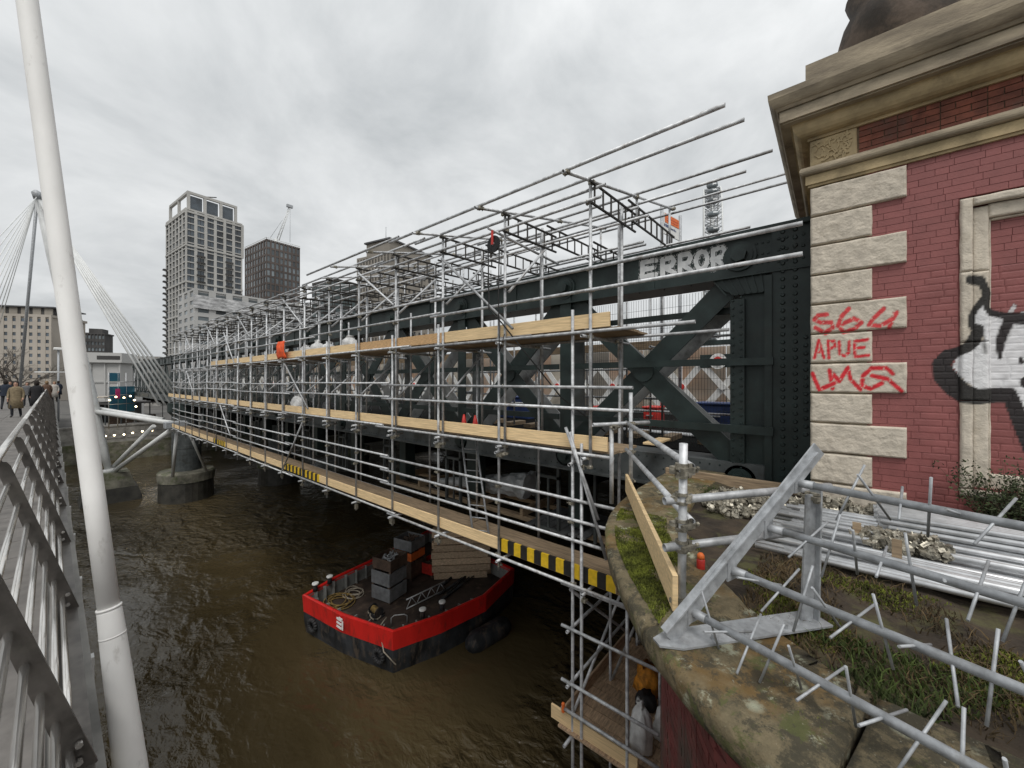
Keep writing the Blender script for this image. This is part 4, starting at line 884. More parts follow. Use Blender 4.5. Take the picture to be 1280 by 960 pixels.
blades('green_grass', 'green_grass', 4500, lambda x, y: 0.0 if not inside((x, y), inn) else (1.0 if (2.55 < x < 3.1 and -1.9 < y < 0.1 and fr(x, y, 2.2, 3) > 0.0) else (0.9 if (5.3 < x < 5.9 and -1.9 < y < -0.7) or (5.6 < x < 6.1 and 0.7 < y < 1.5) else 0.0)), 0.07, 0.006, 'tufts of green grass and weeds along the earth strip', 'grass', 0.9)
blades('earth_moss', 'moss', 16000, lambda x, y: 0.0 if not inside((x, y), inn) or x > 4.1 or y < -2.4 else max(0, min(1, 3.2 * fr(x, y, 2.1, 6) - 0.25)), 0.022, 0.007, 'low moss spreading over the earth behind the spiked barrier', 'moss')
blades('edge_moss', 'moss', 6000, lambda x, y: 0.0 if not onstone(x, y) or x > 3.0 or y > 0.95 else max(0, min(1, 4 * fr(x, y, 3.4, 8) - 1.1)), 0.014, 0.006, 'thin moss patches on the bare coping under the spiked barrier', 'moss')
# kerb at the back of the fill
tag(obj('kerb_board', MB().box((6.55, 0.32, LGZ - 0.2), (6.62, 2.15, LGZ + 0.10)), 'timber_old', None, bevel=0.006), 'weathered timber kerb along the earth in front of the girder end', 'board')

# ================================================================== red brick tower on the pier
FX, CY = 6.20, 0.226                            # wall face, river-side corner
ZB, ZQ = -1.60, 2.44
bt = thing('brick_tower', (8, -2, ZB), 'red painted brick tower with cream quoins, graffiti and a heavy stone cornice', 'tower')
def seg_dist(p, a, b):
    ax_, ay = a; bx_, by = b; dx, dy = bx_ - ax_, by - ay; l2 = dx * dx + dy * dy
    t_ = 0 if l2 == 0 else max(0, min(1, ((p[0] - ax_) * dx + (p[1] - ay) * dy) / l2)); return math.hypot(p[0] - ax_ - t_ * dx, p[1] - ay - t_ * dy), t_
def Zc(o, pts): return [(960 + x / 4.0, o + y / 4.0) for x, y in pts]
RED = [Zc(200, [(295, 772), (250, 776), (232, 798), (262, 813), (318, 812), (325, 838), (285, 866), (237, 838)]), Zc(200, [(405, 742), (368, 782), (350, 830), (378, 862), (430, 845), (468, 812), (432, 792), (372, 820)]),
       Zc(200, [(580, 742), (530, 790), (505, 824), (560, 830), (628, 792), (645, 762)]), Zc(200, [(636, 765), (604, 842)]),
       Zc(420, [(232, 110), (254, 22), (280, 110)]), Zc(420, [(242, 80), (272, 80)]), Zc(420, [(304, 110), (300, 24), (330, 26), (336, 52), (302, 66)]), Zc(420, [(356, 28), (358, 90), (384, 100), (404, 84), (406, 28)]), Zc(420, [(500, 18), (434, 26), (432, 62), (482, 56)]), Zc(420, [(432, 62), (436, 104), (504, 96)]),
       Zc(420, [(222, 188), (256, 268), (332, 236)]), Zc(420, [(322, 262), (308, 172), (356, 226), (400, 158), (412, 215), (462, 268)]), Zc(420, [(624, 188), (592, 160), (520, 160), (474, 200), (470, 248), (512, 264), (570, 236)]), Zc(420, [(520, 198), (600, 216), (668, 276)])]
WHITE = [(1231, 374), (1215, 393), (1216, 404), (1230, 410), (1230, 425), (1212, 438), (1196, 446), (1191, 458), (1199, 470), (1213, 481), (1226, 489), (1263, 486), (1272, 500), (1284, 528), (1400, 640), (1500, 500), (1500, 330), (1330, 372), (1262, 395), (1245, 396), (1236, 392)]
BLACK0 = [[(1213, 350, 4.5), (1226, 351, 4.8), (1232, 362, 4.2), (1231, 373, 3.8), (1220, 385, 3), (1214, 396, 3), (1215, 407, 3.5), (1223, 412, 5)], [(1223, 413, 6), (1218, 425, 6.5), (1210, 434, 5), (1196, 440, 4.5), (1184, 446, 7), (1177, 456, 9), (1180, 469, 10.5), (1192, 482, 10.5), (1205, 492, 9.5), (1222, 496, 7.5), (1245, 494, 7), (1262, 494, 7.5), (1269, 510, 8), (1277, 530, 8.5), (1290, 560, 9), (1330, 630, 9)],
         [(1235, 366, 2.6), (1233, 385, 2.6), (1238, 391, 3.2), (1252, 394, 3.2), (1264, 398, 5.5), (1285, 398, 6), (1330, 385, 7), (1420, 352, 8)], [(1263, 398, 5), (1256, 412, 5), (1250, 428, 4.5), (1250, 447, 2)], [(1276, 450, 2.6), (1277, 452, 2.6)], [(1281, 478, 5), (1300, 470, 8)]]
BLACK = [[(a, b, r * 1.32) for a, b, r in pl] for pl in BLACK0]
GREY = [[(1262, 400, 9), (1254, 418, 9), (1248, 440, 5)], [(1228, 418, 4), (1232, 440, 4)], [(1268, 383, 3.2), (1263, 390, 3.2)]]
def paint_at(P):
    """spray paint on the wall at a wall point -> colour and cover"""
    p = pj(P)
    if p[0] < 1140:
        j = noise.noise(Vector((p[0] * 0.3, p[1] * 0.3, 0))) * 0.7
        for k, pl in enumerate(RED):
            for i in range(len(pl) - 1):
                d = seg_dist(p, pl[i], pl[i + 1])[0] + j; w = 2.5 if k < 4 else (1.7 if k < 10 else 2.5)
                if d < w + 1.0: return (0.62, 0.006, 0.02), max(0, min(1, (w + 1.0 - d) / 1.4)) * (0.97 if k >= 4 else 0.9)
        return (0, 0, 0), 0.0
    col, cov = (0.0, 0.0, 0.0), 0.0
    if inside(p, WHITE):
        s = 0.74 + 0.22 * noise.noise(Vector((p[0] * 0.08, p[1] * 0.25, 2))); col, cov = (s, s, s * 1.01), 0.95
    for k, pl in enumerate(GREY):
        for i in range(len(pl) - 1):
            d, t_ = seg_dist(p, pl[i][:2], pl[i + 1][:2]); r = pl[i][2] + (pl[i + 1][2] - pl[i][2]) * t_
            if d < r and (k == 2 or cov > 0):
                g = 0.6 if k == 2 else 0.16 + 0.5 * (d / r); col, cov = (g, g, g), max(cov, 0.85)
    c = 0.0
    for pl in BLACK:
        for i in range(len(pl) - 1):
            d, t_ = seg_dist(p, pl[i][:2], pl[i + 1][:2]); r = pl[i][2] + (pl[i + 1][2] - pl[i][2]) * t_
            c = max(c, max(0.0, min(1.0, (r + 0.5 - d) / 1.0)))
    if c > 0: return tuple((q * (1 - c) if cov > 0 else 0) + 0.012 * c for q in col), max(cov, 0.97 * c)
    return col, cov
def painted(o):
    me = o.data; mw = WM[o.name]
    pa_ = [paint_at(mw @ v.co) for v in me.vertices]
    ca = me.attributes.new('paint', 'FLOAT_COLOR', 'POINT')
    for i, (c, a) in enumerate(pa_): ca.data[i].color = (c[0], c[1], c[2], 1)
    fa = me.attributes.new('paint_a', 'FLOAT', 'POINT')
    for i, (c, a) in enumerate(pa_): fa.data[i].value = a
def in_paint(Y, Z, X=FX):
    p = pj((X, Y, Z)); return 1158 < p[0] < 1420 and 335 < p[1] < 640
# quoins: rock-faced blocks, alternately long and short
def rock_block(x, ya, yb, z0, z1, depth, amp, cell, par, name, material='stone_cream', cham=0.018):
    ny = max(4, int(abs(yb - ya) / cell)); nz2 = max(4, int((z1 - z0) / cell)); mb = MB()
    for j in range(nz2 + 1):
        for i in range(ny + 1):
            y = ya + (yb - ya) * i / ny; z = z0 + (z1 - z0) * j / nz2
            e = min(abs(y - ya), abs(y - yb), z - z0, z1 - z); h = max(0.0, min(1, e / cham))
            f = noise.fractal(Vector((y * 14, z * 17, x * 3)), 1.0, 2.0, 5) * amp * 0.7 + noise.noise(Vector((y * 42, z * 55, 5))) * amp * 0.6
            wob = 0.006 * noise.noise(Vector((y * 6, z * 6, 9))) if e < 1e-6 else 0
            mb.v.append((x - depth * (0.45 + 0.55 * math.sqrt(h)) + (f if h > 0 else 0) * h, y + wob, z + wob))
    n = ny + 1
    mb.f = [(j * n + i, j * n + i + 1, (j + 1) * n + i + 1, (j + 1) * n + i) for j in range(nz2) for i in range(ny)]
    rim = [i for i in range(n)] + [j * n + ny for j in range(1, nz2 + 1)] + [nz2 * n + i for i in range(ny - 1, -1, -1)] + [j * n for j in range(nz2 - 1, 0, -1)]
    b0 = len(mb.v); mb.v += [(x + 0.02, mb.v[q][1], mb.v[q][2]) for q in rim]
    mb.f += [(rim[i], rim[(i + 1) % len(rim)], b0 + (i + 1) % len(rim), b0 + i) for i in range(len(rim))]
    o = obj(name, mb, material, par, True); return o
for i in range(11):
    z1 = ZQ - i * 0.370; z0 = z1 - 0.352; lng = i % 2 == 0
    o = rock_block(FX, CY, -0.632 if lng else -0.347, z0, z1, 0.045, 0.008, 0.0125, bt, 'quoin', cham=0.009)
    painted(o)
obj('quoin_backing', MB().box((FX + 0.004, CY - 0.004, ZB), (FX + 0.5, -0.30, ZQ)), 'stone_brown', bt)
# wall bricks (mixed stretchers and headers); niche with recessed brick panel
NY0, NY1, NZ0, NZ1 = -1.03, -3.3, -1.11, 1.95
obj('wall_core', MB().box((FX + 0.0055, -0.30, ZB), (FX + 0.4, NY0 + 0.0, ZQ + 0.1)), 'brick_joint', bt)
obj('wall_core', MB().box((FX + 0.0055, NY0, NZ1), (FX + 0.4, -5.2, ZQ + 0.1)), 'brick_joint', bt)
obj('wall_core', MB().box((FX + 0.0055, NY0, ZB), (FX + 0.4, -5.2, NZ0)), 'brick_joint', bt)
obj('niche_back', MB().box((FX + 0.1005, NY0, NZ0), (FX + 0.4, -5.2, NZ1)), 'brick_joint', bt)
obj('tower_mass', MB().box((FX + 0.4, CY - 0.01, ZB), (FX + 4.6, -5.2, 3.5)), 'brick_joint', bt)
BH = 0.074
plain = []; special = []
def lay(x, ya, yb, z0, z1):
    for r in range(int((z1 - z0) / BH)):
        z = z0 + r * BH; y = ya; i = r % 2
        y -= (0.0, 0.055)[r % 2] if False else 0
        first = random.uniform(0.07, 0.2); L2 = first
        while y > yb + 0.02:
            e = max(yb, y - L2); spec = in_paint((y + e) / 2, z + 0.03, x) or in_paint(y, z, x)
            (special if spec else plain).append((x, y - 0.0022, e + 0.0022, z + 0.0024, z + BH - 0.0024)); y = e; L2 = 0.105 if (i % 3 == 2) else 0.215; i += 1
ZL = ZB + BH * math.floor((NZ0 - 0.08 - ZB) / BH); ZU = ZB + BH * math.ceil((NZ1 - 0.02 - ZB) / BH)
lay(FX, -0.30, -3.4, ZB, ZL + 0.001); lay(FX, -0.30, NY0 + 0.01, ZL, ZU + 0.001); lay(FX, -0.30, -3.4, ZU, ZQ + 0.08)
lay(FX + 0.095, NY0 - 0.20, -3.2, NZ0 + 0.02, NZ1 - 0.15)
def paint_brick(x, y0, y1, z0, z1):
    ny = max(2, int((y0 - y1) / 0.013)); nz2 = 5; mb = MB(); n = ny + 1
    for j in range(nz2 + 1):
        for i in range(n):
            e = 0.0022 if i in (0, ny) or j in (0, nz2) else 0
            mb.v.append((x + e, y0 + (y1 - y0) * i / ny, z0 + (z1 - z0) * j / nz2))
    mb.f = [(j * n + i, j * n + i + 1, (j + 1) * n + i + 1, (j + 1) * n + i) for j in range(nz2) for i in range(ny)]
    rim = [i for i in range(n)] + [j * n + ny for j in range(1, nz2 + 1)] + [nz2 * n + i for i in range(ny - 1, -1, -1)] + [j * n for j in range(nz2 - 1, 0, -1)]
    b0 = len(mb.v); mb.v += [(x + 0.015, mb.v[q][1], mb.v[q][2]) for q in rim]
    mb.f += [(rim[i], rim[(i + 1) % len(rim)], b0 + (i + 1) % len(rim), b0 + i) for i in range(len(rim))]
    return mb
def bsize(b): p = pj((b[0], (b[1] + b[2]) / 2, (b[3] + b[4]) / 2)); return (b[1] - b[2]) * (1 if p[0] < 1285 else 0.01)
special.sort(key=bsize, reverse=True); plain.sort(key=bsize, reverse=True)
cnt = 0; restb = MB(); rests = MB()
for b in special:
    if cnt < 110 and bsize(b) > 0.02: o = obj('brick', paint_brick(*b), 'brick_red', bt); painted(o); cnt += 1
    else:
        q = paint_brick(*b); rests.add(q.v, q.f)
bcache = {}
for b in plain:
    l = round(b[1] - b[2], 3); jx = rj(0.0015)
    if cnt < 298 and bsize(b) > 0.02:
        if l not in bcache:
            bcache[l] = MB().box((0, -l, 0), (0.03, 0, BH - 0.0048)).mesh('brick'); bcache[l].materials.append(M['brick_red'])
        inst('brick', bcache[l], T(b[0] + jx, b[1], b[3]), bt); cnt += 1
    else: restb.box((b[0] + jx, b[2], b[3]), (b[0] + 0.03, b[1], b[4]))
tag(obj('brick_remainder', restb, 'brick_red', bt), None, None, None, 'stuff')
o = obj('painted_brick_remainder', rests, 'brick_red', bt); painted(o); tag(o, None, None, None, 'stuff')
for nm in [o for o in bt.children if o.name.startswith('niche_back') or o.name.startswith('wall_core')]: pass
# the joints between the painted bricks carry paint too
for (x, ya, yb) in ((FX + 0.0045, -0.72, NY0), (FX + 0.0985, NY0 - 0.2, -1.9)):
    mb = MB(); ny, nz2 = int((ya - yb) / 0.018), 120; n = ny + 1
    mb.v = [(x, ya + (yb - ya) * i / ny, -0.95 + 2.3 * j / nz2) for j in range(nz2 + 1) for i in range(n)]
    mb.f = [(j * n + i, j * n + i + 1, (j + 1) * n + i + 1, (j + 1) * n + i) for j in range(nz2) for i in range(ny)]
    o = obj('painted_joints', mb, 'brick_joint', bt); painted(o); tag(o, None, None, None, 'stuff')
# niche surround: jamb stones, head stones, sill
def jamb(name, y0, y1, z0, z1, x, d, par=bt):
    o = rock_block(x, y0, y1, z0, z1, d, 0.004, 0.014, par, name, cham=0.012); painted(o); return o
zz = NZ0 - 0.02
for i, z in enumerate((-1.13, -0.20, 0.42, 1.16)):
    ze = (-0.205, 0.415, 1.155, 1.93)[i]
    jamb('jamb_stone', NY0, NY0 - 0.088, z, ze, FX, 0.03)
    jamb('jamb_reveal', NY0 - 0.088, NY0 - 0.205, z, ze if i < 3 else 1.83, FX + 0.045, 0.018)
jamb('head_stone', NY0 - 0.089, -3.3, 1.845, 1.93, FX, 0.03); jamb('head_reveal', NY0 - 0.206, -3.2, 1.70, 1.845, FX + 0.045, 0.018)
jamb('inner_fillet', NY0 - 0.205, NY0 - 0.225, NZ0, 1.70, FX + 0.08, 0.02); jamb('inner_fillet', NY0 - 0.225, -3.2, 1.675, 1.70, FX + 0.08, 0.02)
jamb('sill', NY0 - 0.0, -3.3, -1.21, -1.132, FX, 0.03); jamb('sill_slope', NY0 - 0.206, -3.3, -1.13, -0.96, FX + 0.06, 0.02)
# plinth stone at the foot of the corner
# mouldings: extruded profiles along the wall with a return at the river-side corner
def moulding(name, prof, material, ya=None, yb=-5.2, par=bt, mitre=True):
    """prof: (projection from wall, z) outline, extruded along Y with a mitred return round the corner"""
    mb = MB(); n = len(prof)
    for (o_, z) in prof: mb.v.append((FX - o_, yb, z))
    for (o_, z) in prof: mb.v.append((FX - o_, CY + o_, z))
    for (o_, z) in prof: mb.v.append((FX + 4.0, CY + o_, z))
    mb.f = [(s * n + i, s * n + (i + 1) % n, (s + 1) * n + (i + 1) % n, (s + 1) * n + i) for s in range(2) for i in range(n)] + [tuple(range(n)), tuple(2 * n + i for i in range(n))]
    return obj(name, mb, material, par)
moulding('string_course', [(-0.2, 2.46), (0.03, 2.46), (0.03, 2.49), (0.05, 2.49), (0.05, 2.60), (-0.2, 2.60)], 'stone_gold')
moulding('string_roll', [(-0.2, 2.604)] + [(0.07 + 0.04 * math.sin(a), 2.655 - 0.05 * math.cos(a)) for a in [math.pi * i / 7 for i in range(8)]] + [(-0.2, 2.708)], 'stone_brown')
obj('frieze_core', MB().box((FX + 0.012, CY - 0.02, 2.70), (FX + 0.45, -5.2, 3.06)), 'mortar', bt)
fb_ = []
for r in range(5):
    z = 2.712 + r * 0.071; y = CY - 0.46; i = r
    while y > -3.4:
        l = 0.22 if i % 2 == 0 else 0.11; i += 1
        if r < 5 and y > -1.6: obj('brick', MB().box((FX + rj(0.002), y - l + 0.008, z), (FX + 0.03, y, z + 0.062)), 'brick_frieze', bt)
        y -= l
o = rock_block(FX, CY + 0.005, CY - 0.44, 2.712, 3.05, 0.02, 0.0, 0.02, bt, 'carved_panel', 'stone_gold')
# leaf carving on the panel
cv = MB(); random.seed(3)
for i in range(60):
    y = CY - 0.05 - random.random() * 0.34; z = 2.76 + random.random() * 0.24; a = random.uniform(0, 3.14); l = random.uniform(0.02, 0.045)
    cv.bar((FX - 0.024, y - l * math.cos(a), z - l * math.sin(a)), (FX - 0.028, y + l * math.cos(a), z + l * math.sin(a)), 0.014, 0.012, up=(1, 0, 0))
obj('carving', cv, 'stone_gold', bt)
moulding('bed_mould', [(-0.2, 3.05), (0.03, 3.05), (0.03, 3.085), (0.06, 3.085)] + [(0.06 + 0.12 * math.sin(a), 3.085 + 0.15 * (1 - math.cos(a))) for a in [math.pi / 2 * i / 5 for i in range(1, 6)]] + [(0.20, 3.24), (-0.2, 3.24)], 'stone_gold')
moulding('corona', [(-0.2, 3.244), (0.27, 3.244), (0.27, 3.262), (0.30, 3.262), (0.30, 3.395), (-0.2, 3.395)], 'stone_brown')
moulding('cymatium', [(-0.2, 3.40), (0.32, 3.40), (0.34, 3.43)] + [(0.34 + 0.07 * (i / 5), 3.43 + 0.10 * (i / 5) ** 1.6) for i in range(1, 6)] + [(0.415, 3.60), (-0.2, 3.60)], 'stone_brown')
moulding('weathering', [(-0.2, 3.604), (0.40, 3.604), (0.06, 3.72), (-0.2, 3.72)], 'stone_dark')
moulding('blocking_course', [(-0.2, 3.724), (0.05, 3.724), (0.05, 4.02), (-0.2, 4.02)], 'stone_brown')
obj('tower_roof', MB().box((FX + 0.19, CY - 0.15, 3.5), (FX + 4.4, -5.1, 3.99)), 'stone_dark', bt)
random.seed(11)
# carved ornament sitting on the tower
mb = MB().lathe([(0.50, 0), (0.55, 0.05), (0.62, 0.25), (0.64, 0.45), (0.58, 0.62), (0.50, 0.75), (0.58, 0.92), (0.50, 1.15), (0.3, 1.4), (0.1, 1.5)], n=28)
mb.v = [(x * 0.9 + 0.08 * noise.noise(Vector((x * 2, y * 2, z * 2))), y * 1.0 + 0.10 * noise.noise(Vector((x * 2 + 5, y * 2, z * 2))), z + 0.05 * noise.noise(Vector((x * 2, y * 2 + 9, z))) * (z > 0)) for x, y, z in mb.v]
mb.v = [(x + 6.85, y - 0.70, z + 3.985) for x, y, z in mb.v]
tag(obj('stone_ornament', mb, 'stone_dark', None, True), 'rounded dark stone ornament on top of the brick tower', 'ornament')

# graffiti on the top chord: silver letters with dark outlines, built as a thin coat of paint
def glyph(ch, x0, y0, x1, y1, sk):
    """letter strokes in a box given in photo pixels (sk: rise of the baseline to the right)"""
    G = dict(E=[[(1, 0.02), (0.05, 0.05), (0, 0.98), (1, 0.95)], [(0.05, 0.5), (0.8, 0.48)]], R=[[(0, 1), (0.02, 0.02), (0.75, 0), (0.95, 0.25), (0.75, 0.5), (0.1, 0.52), (1, 1)]], O=[[(0.5 + 0.5 * math.cos(a), 0.5 + 0.5 * math.sin(a)) for a in [2 * math.pi * i / 12 for i in range(13)]]])[ch]
    return [[(x0 + (x1 - x0) * u, y0 + (y1 - y0) * v - sk * u) for u, v in pl] for pl in G]
WORD = glyph('E', 803, 328, 820, 347, 3) + glyph('R', 828, 324, 843, 344, 3) + glyph('R', 850, 319, 864, 341, 3) + glyph('O', 870, 316, 884, 338, 3) + glyph('R', 891, 312, 907, 336, 4)
gw_, gb_ = MB(), MB(); cell = 0.012
for iz in range(int(0.8 / cell)):
    for iy in range(int(2.8 / cell)):
        y = 1.0 + iy * cell; z = 1.64 + iz * cell
        p = pj((GX - 0.004, y + cell / 2, z + cell / 2))
        if not (795 < p[0] < 916 and 300 < p[1] < 356): continue
        if math.hypot(y - Y0, z - 2.12) < 0.255 or z < 1.79 or z > 2.43: continue
        d = min(min(seg_dist(p, pl[i], pl[i + 1])[0] for i in range(len(pl) - 1)) for pl in WORD) + 0.5 * noise.noise(Vector((y * 9, z * 9, 0)))
        x = GX - (0.0235 if abs(y - (Y0 + PSP / 2)) < 0.285 and 1.79 < z < 2.41 else 0.0035)
        if d > 3.0 and not (3.7 < d < 4.8 and noise.noise(Vector((y * 30, z * 30, 4))) > 0.0): continue
        tgt = gw_ if d < 3.0 else gb_
        tgt.add([(x, y, z), (x, y + cell, z), (x, y + cell, z + cell), (x, y, z + cell)], [(0, 3, 2, 1)])
obj('graffiti_fill', gw_, 'graf_white', rb); obj('graffiti_halo', gb_, 'iron_pale', rb)

# ================================================================== guard rail of scaffold tubes on the ledge
gr = thing('ledge_guard_rail', (2.68, 0.78, LGZ), 'guard rail of scaffold tubes and couplers clamped along the stone ledge', 'guard rail')
PA_ = Vector((2.68, 0.775, LGZ)); PB = Vector((5.06, 2.12, LGZ))
big_c = MB()
def big_coupler():
    c = MB(); n = 14
    for zc in (-0.024, 0.024): c.lathe([(0.0255, zc - 0.008), (0.033, zc - 0.008), (0.033, zc + 0.008), (0.0255, zc + 0.008)], n=n)
    c.box((0.026, -0.028, -0.03), (0.052, 0.028, 0.03))
    for s in (-1, 1):
        c.tube((-0.03, s * 0.030, 0), (0.085, s * 0.036, 0.004), 0.0065, 8); c.tube((0.07, s * 0.036, 0.004), (0.087, s * 0.037, 0.004), 0.012, 6); c.box((-0.04, s * 0.022 - 0.006, -0.012), (0.05, s * 0.05, 0.012))
    me = c.mesh('coupler'); me.materials.append(M['zinc_gold']); return me
bc = big_coupler()
tube('standard', PA_ + Vector((0, 0, 0.02)), PA_ + Vector((0.01, -0.01, 1.12)), gr, n=20)
tube('standard', PB + Vector((0, 0, -0.02)), PB + Vector((0, 0, 1.38)), gr, n=14)
tube('standard', PB + Vector((-0.55, 0.02, 0.0)), PB + Vector((-0.55, 0.02, 0.95)), gr, n=14)
for (za, zb) in ((-0.565, -0.575), (-0.93, -0.96)): tube('rail', PA_ * 1 + Vector((0.04, -0.05, za - LGZ)), Vector((PB.x + 0.15, PB.y + 0.13, zb)), gr, n=16)
tube('rail', Vector((2.60, 0.86, -0.79)), Vector((3.62, 0.02, -0.76)), gr, n=18); tube('rail', Vector((2.60, 0.86, -1.10)), Vector((3.30, 0.25, -1.06)), gr, n=18)
tube('rail', Vector((4.6, 2.45, -0.575)), Vector((5.4, 2.0, -0.575)), gr, n=12)
ang = math.atan2(PB.y - PA_.y, PB.x - PA_.x)
for z in (-0.58, -0.60, -0.775, -0.95, -1.09, -1.46):
    inst('coupler', bc, T(PA_.x, PA_.y, z) @ RZ(ang + rj(0.6) - 0.9) @ Matrix.Scale(1.2, 4), gr)
for z in (-0.575, -0.96, -1.35): inst('coupler', bc, T(PB.x, PB.y, z) @ RZ(rj(3)), gr)
inst('coupler', bc, T(PB.x - 0.55, PB.y - 0.02, -0.57), gr)
d = (PB - PA_).normalized(); sd = Vector((-d.y, d.x, 0))
tag(obj('edge_plank', MB().bar(PA_ + sd * 0.045 + d * -0.03 + Vector((0, 0, 0.135)), PB + sd * 0.05 + d * 0.05 + Vector((0, 0, 0.14)), 0.036, 0.24), 'timber_new', None, bevel=0.003), 'fresh timber plank on edge along the mossy ledge', 'plank')

# ================================================================== spiked anti-climb barrier
sb = thing('spiked_barrier', (2.7, 0.4, LGZ), 'galvanized anti-climb barrier of four spiked pipes on a triangular frame', 'barrier')
F0 = Vector((2.25, 0.79, LGZ + 0.012)); F1 = Vector((3.13, 0.086, LGZ + 0.012)); fd = (F1 - F0).normalized(); fn = Vector((fd.y, -fd.x, 0))   # fn points back along the pipes
pd = Vector((-0.318, -0.948, 0)).normalized()
bp_ = MB(); w = 0.085
P2 = [F0 - fn * w * 0.4, F0 + fd * 0.12 - fn * w, F1 + fd * 0.03 - fn * w, F1 + fd * 0.03 + fn * w, F0 + fd * 0.12 + fn * w, F0 + fn * w * 0.4]
bp_.add([(p.x, p.y, LGZ + 0.010) for p in P2] + [(p.x, p.y, LGZ + 0.022) for p in P2], [tuple(range(5, -1, -1)), tuple(range(6, 12))] + [(i, (i + 1) % 6, 6 + (i + 1) % 6, 6 + i) for i in range(6)])
obj('base_plate', bp_, 'galv_dull', sb)
for f in (0.3, 0.5, 0.75): c = F0.lerp(F1, f) + fn * 0.05; obj('bolt', MB().tube((c.x, c.y, LGZ + 0.02), (c.x, c.y, LGZ + 0.05), 0.012, 6), 'galv_dull', sb)
h0 = F0 + fd * 0.08 + Vector((0, 0, 0.02)); h1 = F1 + fd * 0.02 + Vector((0, 0, 1.09))
upv = (h1 - h0).normalized()
obj('raking_bar', MB().bar(h0, h1, 0.012, 0.10, up=fd.cross(Vector((0, 0, 1))).cross(upv)), 'galv_dull', sb)
obj('raking_flange', MB().bar(h0 + Vector((0, 0, 0.045)) - fd * 0.03, h1 - Vector((0, 0, 0.02)) - fd * 0.035, 0.06, 0.010, up=fd.cross(Vector((0, 0, 1))).cross(upv)), 'galv_dull', sb)
obj('back_post', MB().bar(F1 + Vector((0, 0, 0.01)) - fd * 0.02, F1 + Vector((0, 0, 0.84)) - fd * 0.0, 0.075, 0.012, up=fd), 'galv_dull', sb)
obj('post_web', MB().bar(F1 + Vector((0, 0, 0.01)) - fd * 0.075, F1 + Vector((0, 0, 0.80)) - fd * 0.035, 0.012, 0.09, up=fd), 'galv_dull', sb)
spm = {}
pix = [(868, 770), (917, 713), (963, 660), (1000, 604)]
for k, (a, b) in enumerate(pix):
    v = ray(a, b)
    # intersection with the vertical plane of the frame
    nrm = fd.cross(Vector((0, 0, 1))); s = F0.dot(nrm) / v.dot(nrm); p = v * s + Vector((0, 0, 0.02 if k == 0 else 0))
    o = tube('pipe', p - pd * 0.03, p + pd * 4.2, sb, 0.0215, 'galv_dull', 20, False)
    tube('end_sleeve', p - pd * 0.045, p + pd * 0.075, sb, 0.0255, 'galv_dull', 18, True)
    obj('end_bracket', MB().bar(p - pd * 0.012 + Vector((0, 0, -0.06)), p - pd * 0.012 + Vector((0, 0, 0.05)), 0.10, 0.01, up=pd), 'galv_dull', sb)
    s = 0.10 + 0.05 * k; i = 0; sdv = pd.cross(Vector((0, 0, 1)))
    angs = [R(75), R(15), R(-35), R(110), R(50), R(-10)]
    while s < 4.1:
        a_ = angs[(i + k) % 6] + rj(0.12); tilt = pd * rj(0.25); dv = (Vector((0, 0, 1)) * math.sin(a_) + sdv * math.cos(a_) + tilt).normalized(); c = p + pd * s; hl = 0.178
        lo_ = hl
        if c.z - abs(dv.z) * hl < LGZ + 0.012: lo_ = max(0.06, (c.z - LGZ - 0.012) / max(0.05, abs(dv.z)))
        if dv.z < 0: dv = -dv
        tube('spike', c - dv * lo_, c + dv * hl, sb, 0.0062, 'galv_dull', 8, False); s += 0.105; i += 1
inst('clamp', bc, T(F1.x, F1.y, -0.74) @ RZ(1.0), sb)

# ================================================================== stored tubes, coupler heaps, small things on the ledge
zt = LGZ - 0.02
tn = 0
for row, (xa, xb, zz_, ya, ye) in enumerate(((4.12, 5.60, 0.045, 0.46, -2.7), (4.30, 5.55, 0.093, 0.42, -2.75), (4.62, 5.5, 0.141, 0.36, -2.7))):
    x = xa
    while x < xb:
        a = rj(0.16); sk = rj(0.035)
        if random.random() < (0.06, 0.30, 0.5)[row]: x += 0.051; continue
        o = tube('spare_tube', (x, ya + a + 0.25 * (x - xa) * -0.1, zt + zz_ + rj(0.006)), (x + sk, ye + rj(0.3), zt + zz_ + rj(0.006)), None, 0.02415, 'galv_new', 12, True)
        tag(o, 'loose galvanized scaffold tube in the stack laid along the tower wall', 'tube', 'spare tubes stacked on the ledge'); x += 0.051; tn += 1
for row in range(3):
    x = 5.0 + 0.025 * row
    while x < 5.55:
        o = tube('spare_tube', (x, -0.36 + rj(0.05), zt + 0.19 + 0.046 * row), (x, -3.0 + rj(0.1), zt + 0.19 + 0.046 * row), None, 0.02415, 'galv_new', 12, True)
        tag(o, 'short galvanized scaffold tube in the bundle lying on top of the stack', 'tube', 'bundle of short tubes'); x += 0.052
for i in range(4):
    o = tube('spare_tube', (3.98 + 0.055 * i, -1.15, zt + 0.06 + 0.045 * (i % 2)), (4.02 + 0.055 * i, -3.0, zt + 0.06 + 0.045 * (i % 2)), None, 0.02415, 'galv_new', 12, True)
    tag(o, 'galvanized scaffold tube at the front edge of the stack, in the grass', 'tube', 'tubes in the grass')
